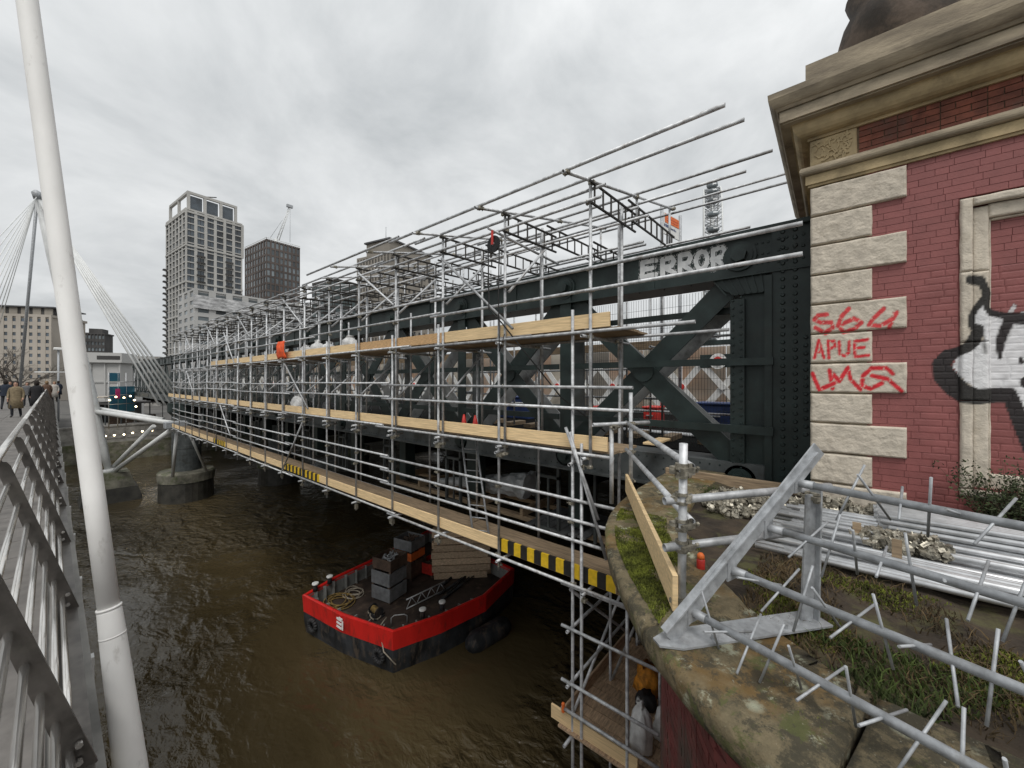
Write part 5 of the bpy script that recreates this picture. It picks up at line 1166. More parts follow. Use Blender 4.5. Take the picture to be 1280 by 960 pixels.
def heap(name, cx, cy, sx, sy, hh, z0, n, label):
    mb = MB(); src = bc
    vs = [v.co.copy() for v in cme.vertices]; fs = [tuple(p.vertices) for p in cme.polygons]
    for i in range(n):
        a = random.uniform(0, 6.28); r = math.sqrt(random.random()); x = cx + sx * r * math.cos(a); y = cy + sy * r * math.sin(a)
        z = z0 + random.random() * hh * (1 - r * r * 0.8)
        mt = T(x, y, z) @ Matrix.Rotation(random.uniform(0, 6.28), 4, Vector((rj(1), rj(1), rj(1)))) @ Matrix.Scale(0.72, 4); mb.add([mt @ v for v in vs], fs)
    o = obj(name, mb, 'zinc_gold'); tag(o, label, 'couplers', None, 'stuff')
heap('coupler_heap', 5.55, 0.88, 0.55, 0.42, 0.16, LGZ - 0.02, 300, 'heap of scaffold couplers on the earth before the girder end')
heap('coupler_heap', 4.75, -0.45, 0.25, 0.30, 0.10, zt + 0.13, 110, 'small heap of scaffold couplers on top of the stacked tubes')
heap('coupler_heap', 5.72, -0.1, 0.14, 0.5, 0.12, zt + 0.10, 110, 'row of scaffold couplers between the tube stack and the tower')
for (px, yy, lb) in ((1071, 665, 'rusty steel strip standing in the near part of the tube stack'), (1121, 690, 'rusty steel strip standing up in front of the short tube bundle')):
    p = onZ(px, yy + 18, LGZ + 0.02); tag(obj('stake', MB().box((p.x - 0.006, p.y - 0.03, LGZ - 0.1), (p.x + 0.006, p.y + 0.03, LGZ + 0.24)), 'timber_old'), lb, 'stake')
# red bottle on the earth
p = onZ(876, 711, LGZ - 0.01); b_ = thing('spray_can', (p.x, p.y, LGZ - 0.02), 'small red spray can standing on the earth behind the guard rail post', 'spray can')
obj('can_body', MB().lathe([(0.028, 0), (0.032, 0.008), (0.032, 0.085), (0.026, 0.095)], (p.x, p.y, LGZ - 0.02), 16), 'red', b_, True)
obj('can_cap', MB().lathe([(0.026, 0.095), (0.030, 0.098), (0.027, 0.125), (0.015, 0.14)], (p.x, p.y, LGZ - 0.02), 16), 'orange', b_, True)
# wiry bush at the foot of the niche
bs = thing('bush', (6.0, -1.22, LGZ), 'dark wiry bush growing at the foot of the tower wall', 'bush')
tw = MB(); lf = MB(); random.seed(21)
for i in range(95):
    p = Vector((5.98 + rj(0.06), -1.30 + rj(0.08), LGZ - 0.03)); dv = Vector((rj(0.4) - 0.1, rj(0.42), random.uniform(0.7, 1.2))).normalized(); pts = [p]; hh = random.uniform(0.35, 0.8)
    for k in range(5): p = p + dv * hh / 5; dv = (dv + Vector((rj(0.3), rj(0.3), rj(0.15)))).normalized(); pts.append(p.copy())
    tw.path(pts, [0.006, 0.005, 0.004, 0.003, 0.002, 0.0015], 4)
    for q in range(34):
        c = pts[random.randrange(2, 6)] + Vector((rj(0.045), rj(0.045), rj(0.045))); a = Vector((rj(1), rj(1), rj(1))).normalized() * 0.018; b = a.orthogonal().normalized() * 0.008
        lf.add([c - a, c + b, c + a, c - b], [(0, 1, 2, 3)])
obj('stems', tw, 'twig', bs); obj('foliage', lf, 'leaf_dark', bs)
random.seed(31)

# ================================================================== red work barge under the bridge
bg_ = thing('work_barge', (12, 15, WZ), 'red and black work barge moored under the bridge, loaded with gear', 'barge')
ux = Vector((0.978, 0.21, 0)); C0 = Vector((6.83, 17.2, 0)); D0 = Vector((7.9, 12.2, 0)); C1 = Vector((10.3, 17.95, 0)); D1 = Vector((11.75, 11.3, 0)); C2 = C1 + ux * 4.6; D2 = D1 + ux * 2.6
plan = [D0, D0.lerp(C0, 0.5) + ux * -0.18, C0, C0.lerp(C1, 0.5) + Vector((-0.2, 0.12, 0)), C1, C2, D2, D1, D0.lerp(D1, 0.5) + Vector((-0.2, -0.12, 0))]
cen = sum(plan, Vector()) / len(plan)
def shrink(k, d): return [p + (cen - p).normalized() * d for p in k]
zt_, zr, zw = -9.02, -9.72, WZ
def ring(poly, z): return [Vector((p.x, p.y, z if not callable(z) else z(p))) for p in poly]
def loft(name, rings, material, par, close=False):
    n = len(rings[0]); mb = MB(); 
    for r in rings: mb.v += [tuple(v) for v in r]
    mb.f = [(s * n + i, s * n + (i + 1) % n, (s + 1) * n + (i + 1) % n, (s + 1) * n + i) for s in range(len(rings) - 1) for i in range(n)]
    if close: mb.f += [tuple(range(n)), tuple((len(rings) - 1) * n + i for i in range(n))]
    return obj(name, mb, material, par)
loft('lower_hull', [ring(shrink(plan, 0.35), WZ - 0.6), ring(shrink(plan, 0.10), WZ), ring(shrink(plan, 0.02), -10.1), ring(plan, zr)], 'barge_dark', bg_, True)
loft('red_strake', [ring(plan, zr + 0.003), ring([p - (cen - p).normalized() * 0.05 for p in plan], zt_), ring(shrink(plan, 0.04), zt_ + 0.03), ring(shrink(plan, 0.12), zt_), ring(shrink(plan, 0.14), zt_ - 0.15)], 'barge_red', bg_)
loft('bulwark_inside', [ring(shrink(plan, 0.13), zt_ - 0.06), ring(shrink(plan, 0.18), zr + 0.02)], 'barge_inner', bg_)
dk = MB(); pl = shrink(plan, 0.17); dk.add([(p.x, p.y, zr + 0.02) for p in pl], [tuple(range(len(pl)))]); obj('deck', dk, 'barge_deck', bg_)
sp = shrink(plan, 0.17)
for a, b in ((2, 3), (3, 4), (4, 5), (8, 0), (7, 8), (0, 1), (1, 2)):     # bulwark stanchions
    for f in (0.2, 0.5, 0.8) if (a, b) != (4, 5) else (0.08, 0.17, 0.26, 0.35):
        p = sp[a].lerp(sp[b], f); q = p + (cen - p).normalized() * 0.14
        obj('stanchion', MB().bar(Vector((p.x, p.y, (zr + zt_) / 2)), Vector((q.x, q.y, (zr + zt_) / 2)), 0.05, 0.62), 'barge_inner', bg_)
for (p, f) in ((C0.lerp(C1, 0.10), 0), (C0.lerp(C1, 0.30), 0), (D0.lerp(D1, 0.30), 0), (D0.lerp(D1, 0.52), 0)):
    q = p + (cen - p).normalized() * 0.16
    o = obj('bollard', MB().lathe([(0.10, 0), (0.09, 0.2), (0.09, 0.26), (0.13, 0.28)], (q.x, q.y, zt_), 14), 'barge_dark', bg_, True)
    obj('bollard_cap', MB().lathe([(0.135, 0.281), (0.135, 0.33), (0.10, 0.345)], (q.x, q.y, zt_), 14), 'white', o)
# emblem on the bow: three slanted bars and a spine
fm = D0.lerp(C0, 0.49) + ux * -0.22 + Vector((0, 0, -9.33)); fu = (D0 - C0).normalized(); fo = Vector((-fu.y, fu.x, 0)) * (1 if Vector((-fu.y, fu.x, 0)).x < 0 else -1)
em = MB(); base = fm + fo * 0.055
for i in range(3):
    z = 0.16 - i * 0.15; a = base + fu * -0.17 + Vector((0, 0, z + 0.03)); b = base + fu * 0.10 + Vector((0, 0, z - 0.02)); em.bar(a, b, 0.02, 0.075, up=(0, 0, 1))
em.bar(base + fu * 0.16 + Vector((0, 0, 0.14)), base + fu * 0.16 + Vector((0, 0, -0.20)), 0.02, 0.07, up=fu); em.bar(base + fu * -0.05 + Vector((0, 0, 0.235)), base + fu * 0.16 + Vector((0, 0, 0.20)), 0.02, 0.06, up=(0, 0, 1))
obj('emblem', em, 'white', bg_)
for i, f in enumerate((0.12, 0.86)):
    p = D0.lerp(C0, f) + fo * 0.1 + Vector((0, 0, -10.05)); mb = MB()
    for k in range(14):
        a, b = 2 * math.pi * k / 14, 2 * math.pi * (k + 1) / 14; mb.tube(p + fu * 0.22 * math.cos(a) + Vector((0, 0, 0.22 * math.sin(a))), p + fu * 0.22 * math.cos(b) + Vector((0, 0, 0.22 * math.sin(b))), 0.085, 7)
    obj('tyre_fender', mb, 'rubber', bg_, True)
fe = Vector((10.4, 11.0, WZ + 0.22)); f1 = Vector((12.6, 10.75, WZ + 0.22)); fdv = (f1 - fe).normalized()
tag(obj('roll_fender', MB().path([fe, fe + fdv * 0.15, fe + fdv * 0.4, f1 - fdv * 0.4, f1 - fdv * 0.1, f1], [0.10, 0.3, 0.42, 0.42, 0.3, 0.1], 14), 'barge_dark', None, True), 'long black roll fender floating beside the barge', 'fender')
obj('mooring_rope', MB().path([D0 + Vector((0.3, 0.9, zt_ + 0.02)), D0 + Vector((-0.10, 0.75, zt_ - 0.1)), D0 + Vector((-0.16, 0.35, zr - 0.1)), D0 + Vector((0.05, -0.1, -10.2))], 0.025, 6), 'rope_pale', bg_, True)
# gear on the barge
DK = zr + 0.021
def crate(px, py, w, d, h, m, label, z=DK, lidm=None, top=False, lat=0.0):
    p = onZ(px, py, z); t = thing('crate', (p.x, p.y, z), label, 'crate'); a = math.atan2(ux.y, ux.x)
    mt = T(p.x, p.y, z) @ RZ(a)
    th = 0.035
    for (bx0, by0, bx1, by1) in ((0, 0, th, w), (d - th, 0, d, w), (th, 0, d - th, th), (th, w - th, d - th, w)):
        obj('side', MB().box((bx0, by0, 0.08), (bx1, by1, h)), m, t, mtx=mt, bevel=0.008)
    obj('floor', MB().box((th, th, 0.08), (d - th, w - th, 0.12)), m, t, mtx=mt)
    for (fx, fy) in ((0.02, 0.02), (d - 0.12, 0.02), (0.02, w - 0.12), (d - 0.12, w - 0.12)): obj('foot', MB().box((fx, fy, 0), (fx + 0.1, fy + 0.1, 0.08)), 'crate_brown', t, mtx=mt)
    bits = MB()
    for i in range(16): bits.tube((rj(d * 0.35) + d / 2, rj(w * 0.35) + w / 2, h * 0.7 + rj(0.05)), (rj(d * 0.35) + d / 2, rj(w * 0.35) + w / 2, h * 0.98 + rj(0.04)), 0.03, 6)
    obj('contents', bits, 'crate_brown' if m != 'crate_brown' else 'galv_dull', t, mtx=mt)
    return p
p = crate(487, 757, 1.1, 1.05, 0.66, 'crate_grey', 'pale grey crate at the foot of the crate stack on the barge deck')
def crate_on(x, y, z, w, d, h, m, label):
    a = pj((x, y, z)); return crate(a[0], a[1], w, d, h, m, label, z)
crate_on(p.x, p.y + 0.02, DK + 0.665, 1.1, 1.05, 0.66, 'crate_grey', 'pale grey crate in the middle of the crate stack on the barge')
crate_on(p.x + 0.03, p.y - 0.02, DK + 1.33, 1.1, 1.05, 0.55, 'crate_brown', 'dark brown crate on top of the crate stack on the barge')
p2 = crate(514, 727, 1.2, 1.1, 0.85, 'crate_brown', 'dark crate farther along the barge deck under the orange one')
crate_on(p2.x, p2.y, DK + 0.855, 1.1, 1.0, 0.45, 'orange', 'orange crate stacked under a grey one on the barge')
crate_on(p2.x, p2.y, DK + 1.31, 1.15, 1.0, 0.6, 'crate_grey', 'grey crate on top of the orange crate on the barge')
crate(540, 722, 0.9, 0.9, 0.6, 'red', 'dull red crate beside the timber stack on the barge')
# timber stack: boards standing as a wall, facing the camera
tz = DK
pa = onZ(545, 724, tz); 
for r in range(7):
    for c_ in range(2):
        tag(obj('sleeper', MB().box((0 + rj(0.08), c_ * 0.33 + rj(0.03), r * 0.34 + 0.0), (2.75 + rj(0.12), 0.30 + c_ * 0.33, r * 0.34 + 0.30)), 'timber_stack', None, bevel=0.012, mtx=T(11.95, 15.05, tz) @ RZ(R(-44.7))), 'heavy timber baulk in the stack standing on the barge', 'timber', 'timber baulks stacked on the barge')
# lattice girder lying on the deck
g0 = onZ(508, 762, DK); g1 = onZ(556, 738, DK); lg = thing('lattice_girder', tuple(g0), 'pale metal lattice girder lying on the barge deck', 'girder')
ups = Vector((0, 0, 0.42)); tube('chord', g0 + Vector((0, 0, 0.03)), g1 + Vector((0, 0, 0.03)), lg, 0.028, 'galv', 8, False); tube('chord', g0 + ups, g1 + ups, lg, 0.028, 'galv', 8, False)
for i in range(8):
    a = g0.lerp(g1, i / 8); b = g0.lerp(g1, (i + 1) / 8); tube('lacing', a + (Vector((0, 0, 0.03)) if i % 2 == 0 else ups), b + (ups if i % 2 == 0 else Vector((0, 0, 0.03))), lg, 0.018, 'galv', 6, False)
# rope coils
def coil(name, px, py, r, turns, material, label):
    p = onZ(px, py, DK + 0.03); pts = []
    for i in range(turns * 14):
        a = i * 2 * math.pi / 14; rr = r * (0.5 + 0.5 * noise.noise(Vector((a * 0.23, px, 0))) + 0.35); pts.append((p.x + rr * math.cos(a) + 0.14 * math.sin(a * 0.37), p.y + rr * 1.2 * math.sin(a) + 0.2 * math.cos(a * 0.21), DK + 0.035 + 0.012 * (i / 14) + 0.02 * math.sin(a * 1.7)))
    tag(obj(name, MB().path(pts, 0.026, 6), material, None, True), label, 'rope')
coil('rope_coil', 425, 752, 0.55, 6, 'rope', 'tangled ochre rope coil on the barge bow deck')
coil('rope_coil', 442, 741, 0.40, 4, 'rope_pale', 'pale rope coil beside the inner side of the barge')
coil('rope_coil', 470, 768, 0.28, 2, 'rope_pale', 'thin pale rope loop near the crates on the barge deck')
h = onZ(489, 782, DK); tag(obj('deck_hoop', MB().path([(h.x, h.y, DK), (h.x, h.y, DK + 0.3), (h.x + 0.1, h.y - 0.05, DK + 0.38), (h.x + 0.4, h.y - 0.3, DK + 0.38), (h.x + 0.5, h.y - 0.35, DK + 0.3), (h.x + 0.5, h.y - 0.35, DK)], 0.022, 8), 'galv', None, True), 'bent metal hoop standing on the barge deck near the bow corner', 'hoop')
tag(obj('loose_panel', MB().bar(onZ(470, 790, DK) + Vector((2.5, -0.5, 0.5)), onZ(470, 790, DK) + Vector((4.2, -0.6, 0.55)), 0.9, 0.05), 'crate_brown'), 'flat dark panel lying across the barge deck', 'panel') if False else None

# ================================================================== equipment on the track side, seen through the girder
for r in range(6):                             # bearers between the baulk layers
    for f in (0.35, 2.3):
        tag(obj('bearer', MB().box((f, 0.02, r * 0.34 + 0.30), (f + 0.1, 0.6, r * 0.34 + 0.34)), 'timber_old', None, mtx=T(11.95, 15.05, tz) @ RZ(R(-44.7))), 'thin timber bearer between two layers of the baulk stack', 'bearer', 'bearers in the baulk stack')
random.seed(17)
for i in range(9):
    q0 = onZ(548 + 5 * (i % 3), 752 - 3 * i, DK + 0.04 + 0.05 * (i % 2)); tag(tube('deck_pipe', q0, q0 + ux * (2.6 + rj(0.5)) + Vector((0, rj(0.3), 0)), None, 0.04, 'barge_dark', 8, True), 'dark steel pipe lying on the barge deck before the timber stack', 'pipe', 'pipes on the barge deck')
q0 = onZ(470, 770, DK); t = thing('deck_winch', tuple(q0), 'small dark winch bolted to the barge deck near the bow', 'winch')
obj('drum', MB().tube(q0 + Vector((0, -0.22, 0.24)), q0 + Vector((0, 0.22, 0.24)), 0.13, 14), 'rope', t); obj('cheek', MB().tube(q0 + Vector((0, -0.26, 0.24)), q0 + Vector((0, -0.22, 0.24)), 0.2, 14), 'barge_dark', t); obj('cheek', MB().tube(q0 + Vector((0, 0.22, 0.24)), q0 + Vector((0, 0.26, 0.24)), 0.2, 14), 'barge_dark', t)
obj('frame', MB().box(q0 + Vector((-0.22, -0.3, 0)), q0 + Vector((0.22, 0.3, 0.06))), 'barge_dark', t)
def site_box(px, y, x, w, h, m, label):
    p = onX(px, y, x); t = thing('site_box', (p.x, p.y, -1.36), label, 'box')
    obj('box_body', MB().box((p.x, p.y - w / 2, -1.36), (p.x + 0.7, p.y + w / 2, -1.36 + h)), m, t, bevel=0.02); obj('lid', MB().box((p.x - 0.03, p.y - w / 2 - 0.03, -1.357 + h), (p.x + 0.73, p.y + w / 2 + 0.03, -1.30 + h)), m, t, bevel=0.015)
    obj('handle', MB().box((p.x - 0.05, p.y - 0.1, -1.36 + h * 0.6), (p.x - 0.0, p.y + 0.1, -1.33 + h * 0.6)), 'galv', t)
site_box(895, 515, 11.0, 1.0, 0.75, 'blue', 'dark blue site box behind the end post of the girder'); site_box(640, 520, 11.0, 1.5, 0.75, 'blue', 'dark blue site box behind the second lattice panel')
site_box(812, 506, 11.5, 0.4, 0.55, 'red', 'red site box behind the lattice crossing'); site_box(745, 515, 11.3, 0.4, 0.5, 'red', 'red site box beyond the first iron hanger')
for i in range(4):
    tag(tube('track_tube', (10.0 + 0.12 * i, 1.6, -1.33), (10.1 + 0.12 * i, 5.4, -1.33), None, 0.03, 'galv', 8, True), 'pale tube lying on the track deck behind the girder', 'tube', 'tubes on the track deck')
# direction sign on posts above the girder
sg = thing('sign_board', (11.2, 4.5, -1.36), 'white sign board with an orange panel standing above the girder', 'sign')
q0, q1 = onX(829, 266, 12.0), onX(850, 284, 12.0)
sy0, sy1 = onX(828, 290, 12.0).y, onX(849.5, 290, 12.0).y
ax_ = 12.0
s0 = onX(828.5, 264, ax_); s1 = onX(849, 274, ax_ + 1.0); zb_ = onX(828.5, 291, ax_).z
def sgp(f, z, o=0.0): p = Vector((s0.x, s0.y, 0)).lerp(Vector((s1.x, s1.y, 0)), f); n = Vector((-(s1.y - s0.y), (s1.x - s0.x), 0)).normalized(); n = n if n.dot(-p) > 0 else -n; p += n * o; return (p.x, p.y, z)
def sgquad(name, f0, f1, z0, z1, o0, o1, m):
    a = [sgp(f0, z0, o0), sgp(f1, z0, o0), sgp(f1, z1, o0), sgp(f0, z1, o0)]; b = [sgp(f0, z0, o1), sgp(f1, z0, o1), sgp(f1, z1, o1), sgp(f0, z1, o1)]
    obj(name, MB().add(a + b, [(0, 1, 2, 3), (7, 6, 5, 4), (0, 4, 5, 1), (1, 5, 6, 2), (2, 6, 7, 3), (3, 7, 4, 0)]), m, sg)
sgquad('board', 0, 1, zb_, s0.z, -0.03, 0.0, 'white'); H_ = s0.z - zb_
sgquad('orange_panel', 0.12, 0.97, zb_ + H_ * 0.55, s0.z - H_ * 0.05, 0.002, 0.010, 'orange')
for i in range(2): sgquad('panel_line', 0.2, 0.9, zb_ + H_ * (0.66 + 0.12 * i), zb_ + H_ * (0.675 + 0.12 * i), 0.010, 0.014, 'barge_red')
random.seed(5)
for i in range(9): sgquad('lettering', 0.08 + 0.085 * i, 0.08 + 0.085 * i + random.uniform(0.03, 0.07), zb_ + H_ * (0.36 - 0.006 * i), zb_ + H_ * (0.36 - 0.006 * i + random.uniform(0.06, 0.13)), 0.002, 0.008, 'blue')
for f in (-0.06, 1.06): p = sgp(f, 0); tube('post', (p[0], p[1], -1.36), (p[0], p[1], s0.z + 0.15), sg, 0.05, 'galv_dull', 8, False)

# ================================================================== far bank
def corner(px, depth): return Vector((ray(px, HYP).x * depth, ray(px, HYP).y * depth, 0))
def len_to_px(c, d, px):
    lo, hi = 0.0, 400.0
    s0 = pj(c)[0] < px
    for _ in range(50):
        m_ = (lo + hi) / 2; q = c + d * m_
        ok = (q.x * FW.x + q.y * FW.y) > 1 and ((pj(q)[0] < px) == s0)
        lo, hi = (m_, hi) if ok else (lo, m_)
    return lo
GZ = -6.2
def block(name, label, cat, px_c, depth, px_l, px_r, y_top, rot, wallm, glassm, bays_l, bays_r, floors, pier_w=0.25, sp_h=0.3, proud=0.35, z_bot=GZ, par=None, zt=None, roofm=None, mull=False, maxd=40, bandm=None):
    """a far building: glass core, piers, floor bands and one pane per window"""
    c = corner(px_c, depth); dl = Vector((math.sin(-rot), math.cos(rot), 0)); drr = Vector((math.cos(rot), math.sin(rot), 0))
    wl = min(maxd, len_to_px(c, dl, px_l)) if px_l is not None else maxd; wr = len_to_px(c, drr, px_r)
    z1 = zt if zt is not None else (HYP - y_top) / FPX * depth
    t = par or thing(name, (c.x, c.y, z_bot), label, cat)
    base = T(c.x, c.y, 0) @ Matrix(((drr.x, dl.x, 0, 0), (drr.y, dl.y, 0, 0), (0, 0, 1, 0), (0, 0, 0, 1)))
    obj('wall', MB().box((proud, proud, z_bot), (wr - proud, max(wl, 8) - proud, z1 - 0.05)), wallm, t, mtx=base)
    obj('roof', MB().box((0, 0, z1 - 0.05), (wr, max(wl, 8), z1 + 0.02 * depth * 0.1 + 0.5)), roofm or wallm, t, mtx=base)
    fh = (z1 - z_bot) / floors
    for face, (wdt, nb) in enumerate(((wr, bays_r), (wl, bays_l))):
        if nb == 0: continue
        bw = wdt / nb; pw = bw * pier_w
        def B(a0, a1, d0, d1, za, zb): return MB().box((a0, d0, za), (a1, d1, zb)) if face == 0 else MB().box((d0, a0, za), (d1, a1, zb))
        for i in range(nb + 1):
            a = i * bw; e0 = max(0, a - pw / 2); e1 = min(wdt, a + pw / 2)
            if face == 1 and i == 0: e0 = proud + 0.01
            obj('pier', B(e0, max(e1, e0 + 0.2), 0.0, proud + 0.05, z_bot, z1 - 0.06), wallm, t, mtx=base)
        for j in range(floors + 1):
            z = z_bot + j * fh
            if j == floors: continue
            obj('floor_band', B(0.02 if face == 0 else proud + 0.06, wdt - 0.02, 0.06, proud + 0.04, z - fh * sp_h / 2, z + fh * sp_h / 2), bandm or wallm, t, mtx=base)
        gm = B(0, bw - pw, 0, 0.12, 0, fh * (1 - sp_h)).mesh('window'); gm.materials.append(M[glassm])
        for i in range(nb):
            for j in range(floors):
                zz2 = z_bot + j * fh + fh * sp_h / 2
                if zz2 < 0.4: continue
                off = Vector((i * bw + pw / 2, proud - 0.14, zz2)) if face == 0 else Vector((proud - 0.14, i * bw + pw / 2, zz2))
                w = inst('window', gm, base @ T(*off), t)
                if mull and face == 0: obj('mullion', B(i * bw + bw / 2 - 0.12, i * bw + bw / 2 + 0.12, proud - 0.18, proud - 0.145, zz2, zz2 + fh * (1 - sp_h)), 'slab_dark', w, mtx=base)
    return t, base, wl, wr, z1
# tall pale tower with stepped crown and corner balconies
t, base, wl, wr, z1 = block('residential_tower', 'tall pale stone residential tower with a stepped open crown', 'tower block', 232, 236, 205, 303, 261, R(5), 'tower_stone', 'glass_dark', 6, 6, 28, 0.30, 0.16, 0.7, mull=True)
for j, zf in enumerate((0.42, 0.60, 0.80, 0.985)): obj('tier_band', MB().box((-0.25, -0.25, GZ + (z1 - GZ) * zf), (wr + 0.2, wl + 0.2, GZ + (z1 - GZ) * zf + 1.1)), 'tower_stone', t, mtx=base)
for k in range(4): obj('giant_pier', MB().box((wr * k / 3 - 0.7 if k else -0.3, -0.4, GZ + (z1 - GZ) * 0.80), (wr * k / 3 + 0.7, 0.3, z1)), 'tower_stone', t, mtx=base)
bal = MB().box((0, -1.0, 0), (wr / 6 - 0.8, 0.45, 0.9)).mesh('balcony'); bal.materials.append(M['slab_dark'])
fh = (z1 - GZ) / 28
for (i, js) in ((0, (12, 13, 14, 15)), (1, (17, 18, 19, 20, 21)), (4, (17, 18, 19, 20, 21)), (5, (12, 13, 14, 15, 16))):
    for j in js: inst('balcony', bal, base @ T(i * wr / 6 + 0.4, 0, GZ + j * fh + 0.2), t)
sb_ = MB().box((-0.8, 0, 0), (0.6, 2.6, 1.0)).mesh('balcony'); sb_.materials.append(M['slab_dark'])
for j in range(6, 21):
    inst('balcony', sb_, base @ T(0, wl - 3.2, GZ + j * fh), t); inst('balcony', sb_, base @ T(-0.2, wl + 0.3, GZ + j * fh + 1), t)
cz = (HYP - 242) / FPX * 242
crown = base @ T(3.0, 6.0, 0); cw, cd = wr * 0.84, max(wl * 0.9, 10)
for (x, y) in ((0, 0), (cw * 0.33, 0), (cw * 0.67, 0), (cw, 0), (0, cd * 0.5), (0, cd), (cw, cd)): obj('crown_pier', MB().box((x - 0.7, y - 0.7, z1), (x + 0.7, y + 0.7, cz)), 'tower_stone', t, mtx=crown)
obj('crown_beam', MB().box((-0.75, -0.75, cz), (cw + 0.75, 0.75, cz + 1.5)), 'tower_stone', t, mtx=crown); obj('crown_beam', MB().box((-0.75, 0.76, cz), (0.75, cd, cz + 1.5)), 'tower_stone', t, mtx=crown)
for k in range(3): obj('crown_glass', MB().box((cw * k / 3 + 1.2, 1.0, z1), (cw * (k + 1) / 3 - 1.2, 1.4, cz - 0.6)), 'glass_dark', t, mtx=crown)
obj('roof_crane', MB().bar((cw * 0.3, 2, cz + 1.5), (cw * 0.6, 2, cz + 4.0), 0.5, 0.5), 'slab_dark', t, mtx=crown)
# darker tower under construction
t, base, wl, wr, z1 = block('unfinished_tower', 'dark brown tower under construction with scaffolding on its roof', 'tower block', 333, 300, 300, 375, 300, R(5), 'tower_brown', 'glass_mid', 8, 8, 21, 0.35, 0.25, 0.5)
for k in range(18): tube('roof_post', base @ Vector((wr * k / 17, 0, z1)), base @ Vector((wr * k / 17, 0, z1 + 2.2)), t, 0.18, 'white_strut', 5, False)
for k in range(12): tube('roof_post', base @ Vector((0, wl * k / 11, z1)), base @ Vector((0, wl * k / 11, z1 + 2.2)), t, 0.18, 'white_strut', 5, False)
tube('roof_rail', base @ Vector((0, 0, z1 + 2.2)), base @ Vector((wr, 0, z1 + 2.2)), t, 0.2, 'white_strut', 5, False); tube('roof_rail', base @ Vector((0, 0, z1 + 2.2)), base @ Vector((0, wl, z1 + 2.2)), t, 0.2, 'white_strut', 5, False)
obj('roof_slab', MB().box((0.5, 0.5, z1 - 5), (wr - 0.5, wl - 0.5, z1 - 2.6)), 'slab_dark', t, mtx=base)
# luffing crane above it
cr = thing('tower_crane', tuple(atD(350, 300, 310)), 'white lattice crane jib rising above the unfinished tower', 'crane')
j0, j1 = atD(347, 301, 312), atD(362, 259, 312); up2 = RT * 1.1
for s in (-1, 1): tube('jib_chord', j0 + up2 * s, j1 + up2 * s * 0.6, cr, 0.28, 'white_strut', 6, False)
for i in range(12):
    a = j0.lerp(j1, i / 12); b = j0.lerp(j1, (i + 1) / 12); s = 1 if i % 2 else -1; tube('jib_lacing', a + up2 * s * (1 - 0.4 * i / 12), b - up2 * s * (1 - 0.4 * i / 12), cr, 0.17, 'white_strut', 5, False)
tube('pendant', atD(338, 297, 312), atD(353, 275, 312), cr, 0.14, 'galv_dull', 5, False); tube('hoist_rope', j1 + RT * 0.5, atD(362.5, 303, 312), cr, 0.14, 'galv_dull', 5, False)
obj('jib_head', MB().box(j1 - Vector((2.2, 1, 0.3)), j1 + Vector((2.2, 1, 1.8))), 'galv_dull', cr); tube('crane_mast', atD(345, 318, 312), atD(345, 299, 312), cr, 1.2, 'white_strut', 6, False)
# low block wrapped in sheeting
t, base, wl, wr, z1 = block('sheeted_block', 'pale low block with its top storeys wrapped in white sheeting', 'apartment block', 243, 190, 222, 392, 362, R(4), 'tower_white', 'glass_mid', 3, 8, 13, 0.4, 0.5, 0.5)
zz1 = z1 - 2.5; sh = MB(); n = 60
for j in range(13):
    for i in range(n + 1): sh.v.append((-0.6 + (wr + 1.0) * i / n, -0.5 + 0.5 * noise.noise(Vector((i * 0.35, j * 0.8, 0))) - 0.35, zz1 - 6.5 * j / 12))
sh.f = [(j * (n + 1) + i, j * (n + 1) + i + 1, (j + 1) * (n + 1) + i + 1, (j + 1) * (n + 1) + i) for j in range(12) for i in range(n)]
obj('sheeting', sh, 'tower_sheet', t, True, mtx=base)
for j in range(6): obj('balcony_band', MB().box((wr * 0.25, -1.2, z1 - 15 - j * 4.4), (wr * 0.95, 0.2, z1 - 14 - j * 4.4)), 'tower_white', t, mtx=base)
# stone office block with a stepped top (right of the towers)
t, base, wl, wr, z1 = block('stone_office', 'weathered stone office block with a stepped top and small windows', 'office block', 487, 150, 446, 545, 317, R(12), 'portland_grey', 'slab_dark', 11, 9, 16, 0.55, 0.5, 0.3)
zt2 = (HYP - 299) / FPX * 152
obj('top_storey', MB().box((1.5, 1.5, z1), (wr - 2, wl - 4, zt2)), 'portland_grey', t, mtx=base); obj('top_roof', MB().box((0.8, 0.8, zt2), (wr - 1.3, wl - 3.3, zt2 + 0.6)), 'roof_slate', t, mtx=base)
tube('flagpole', base @ Vector((2, 4, zt2)), base @ Vector((2, 4, zt2 + 5.5)), t, 0.12, 'galv_dull', 5, False)
block('glass_office', 'low dark green glass office block behind the scaffold roof', 'office block', 418, 140, 390, 446, 350, R(8), 'slab_dark', 'glass_green', 5, 4, 9, 0.12, 0.2, 0.2)
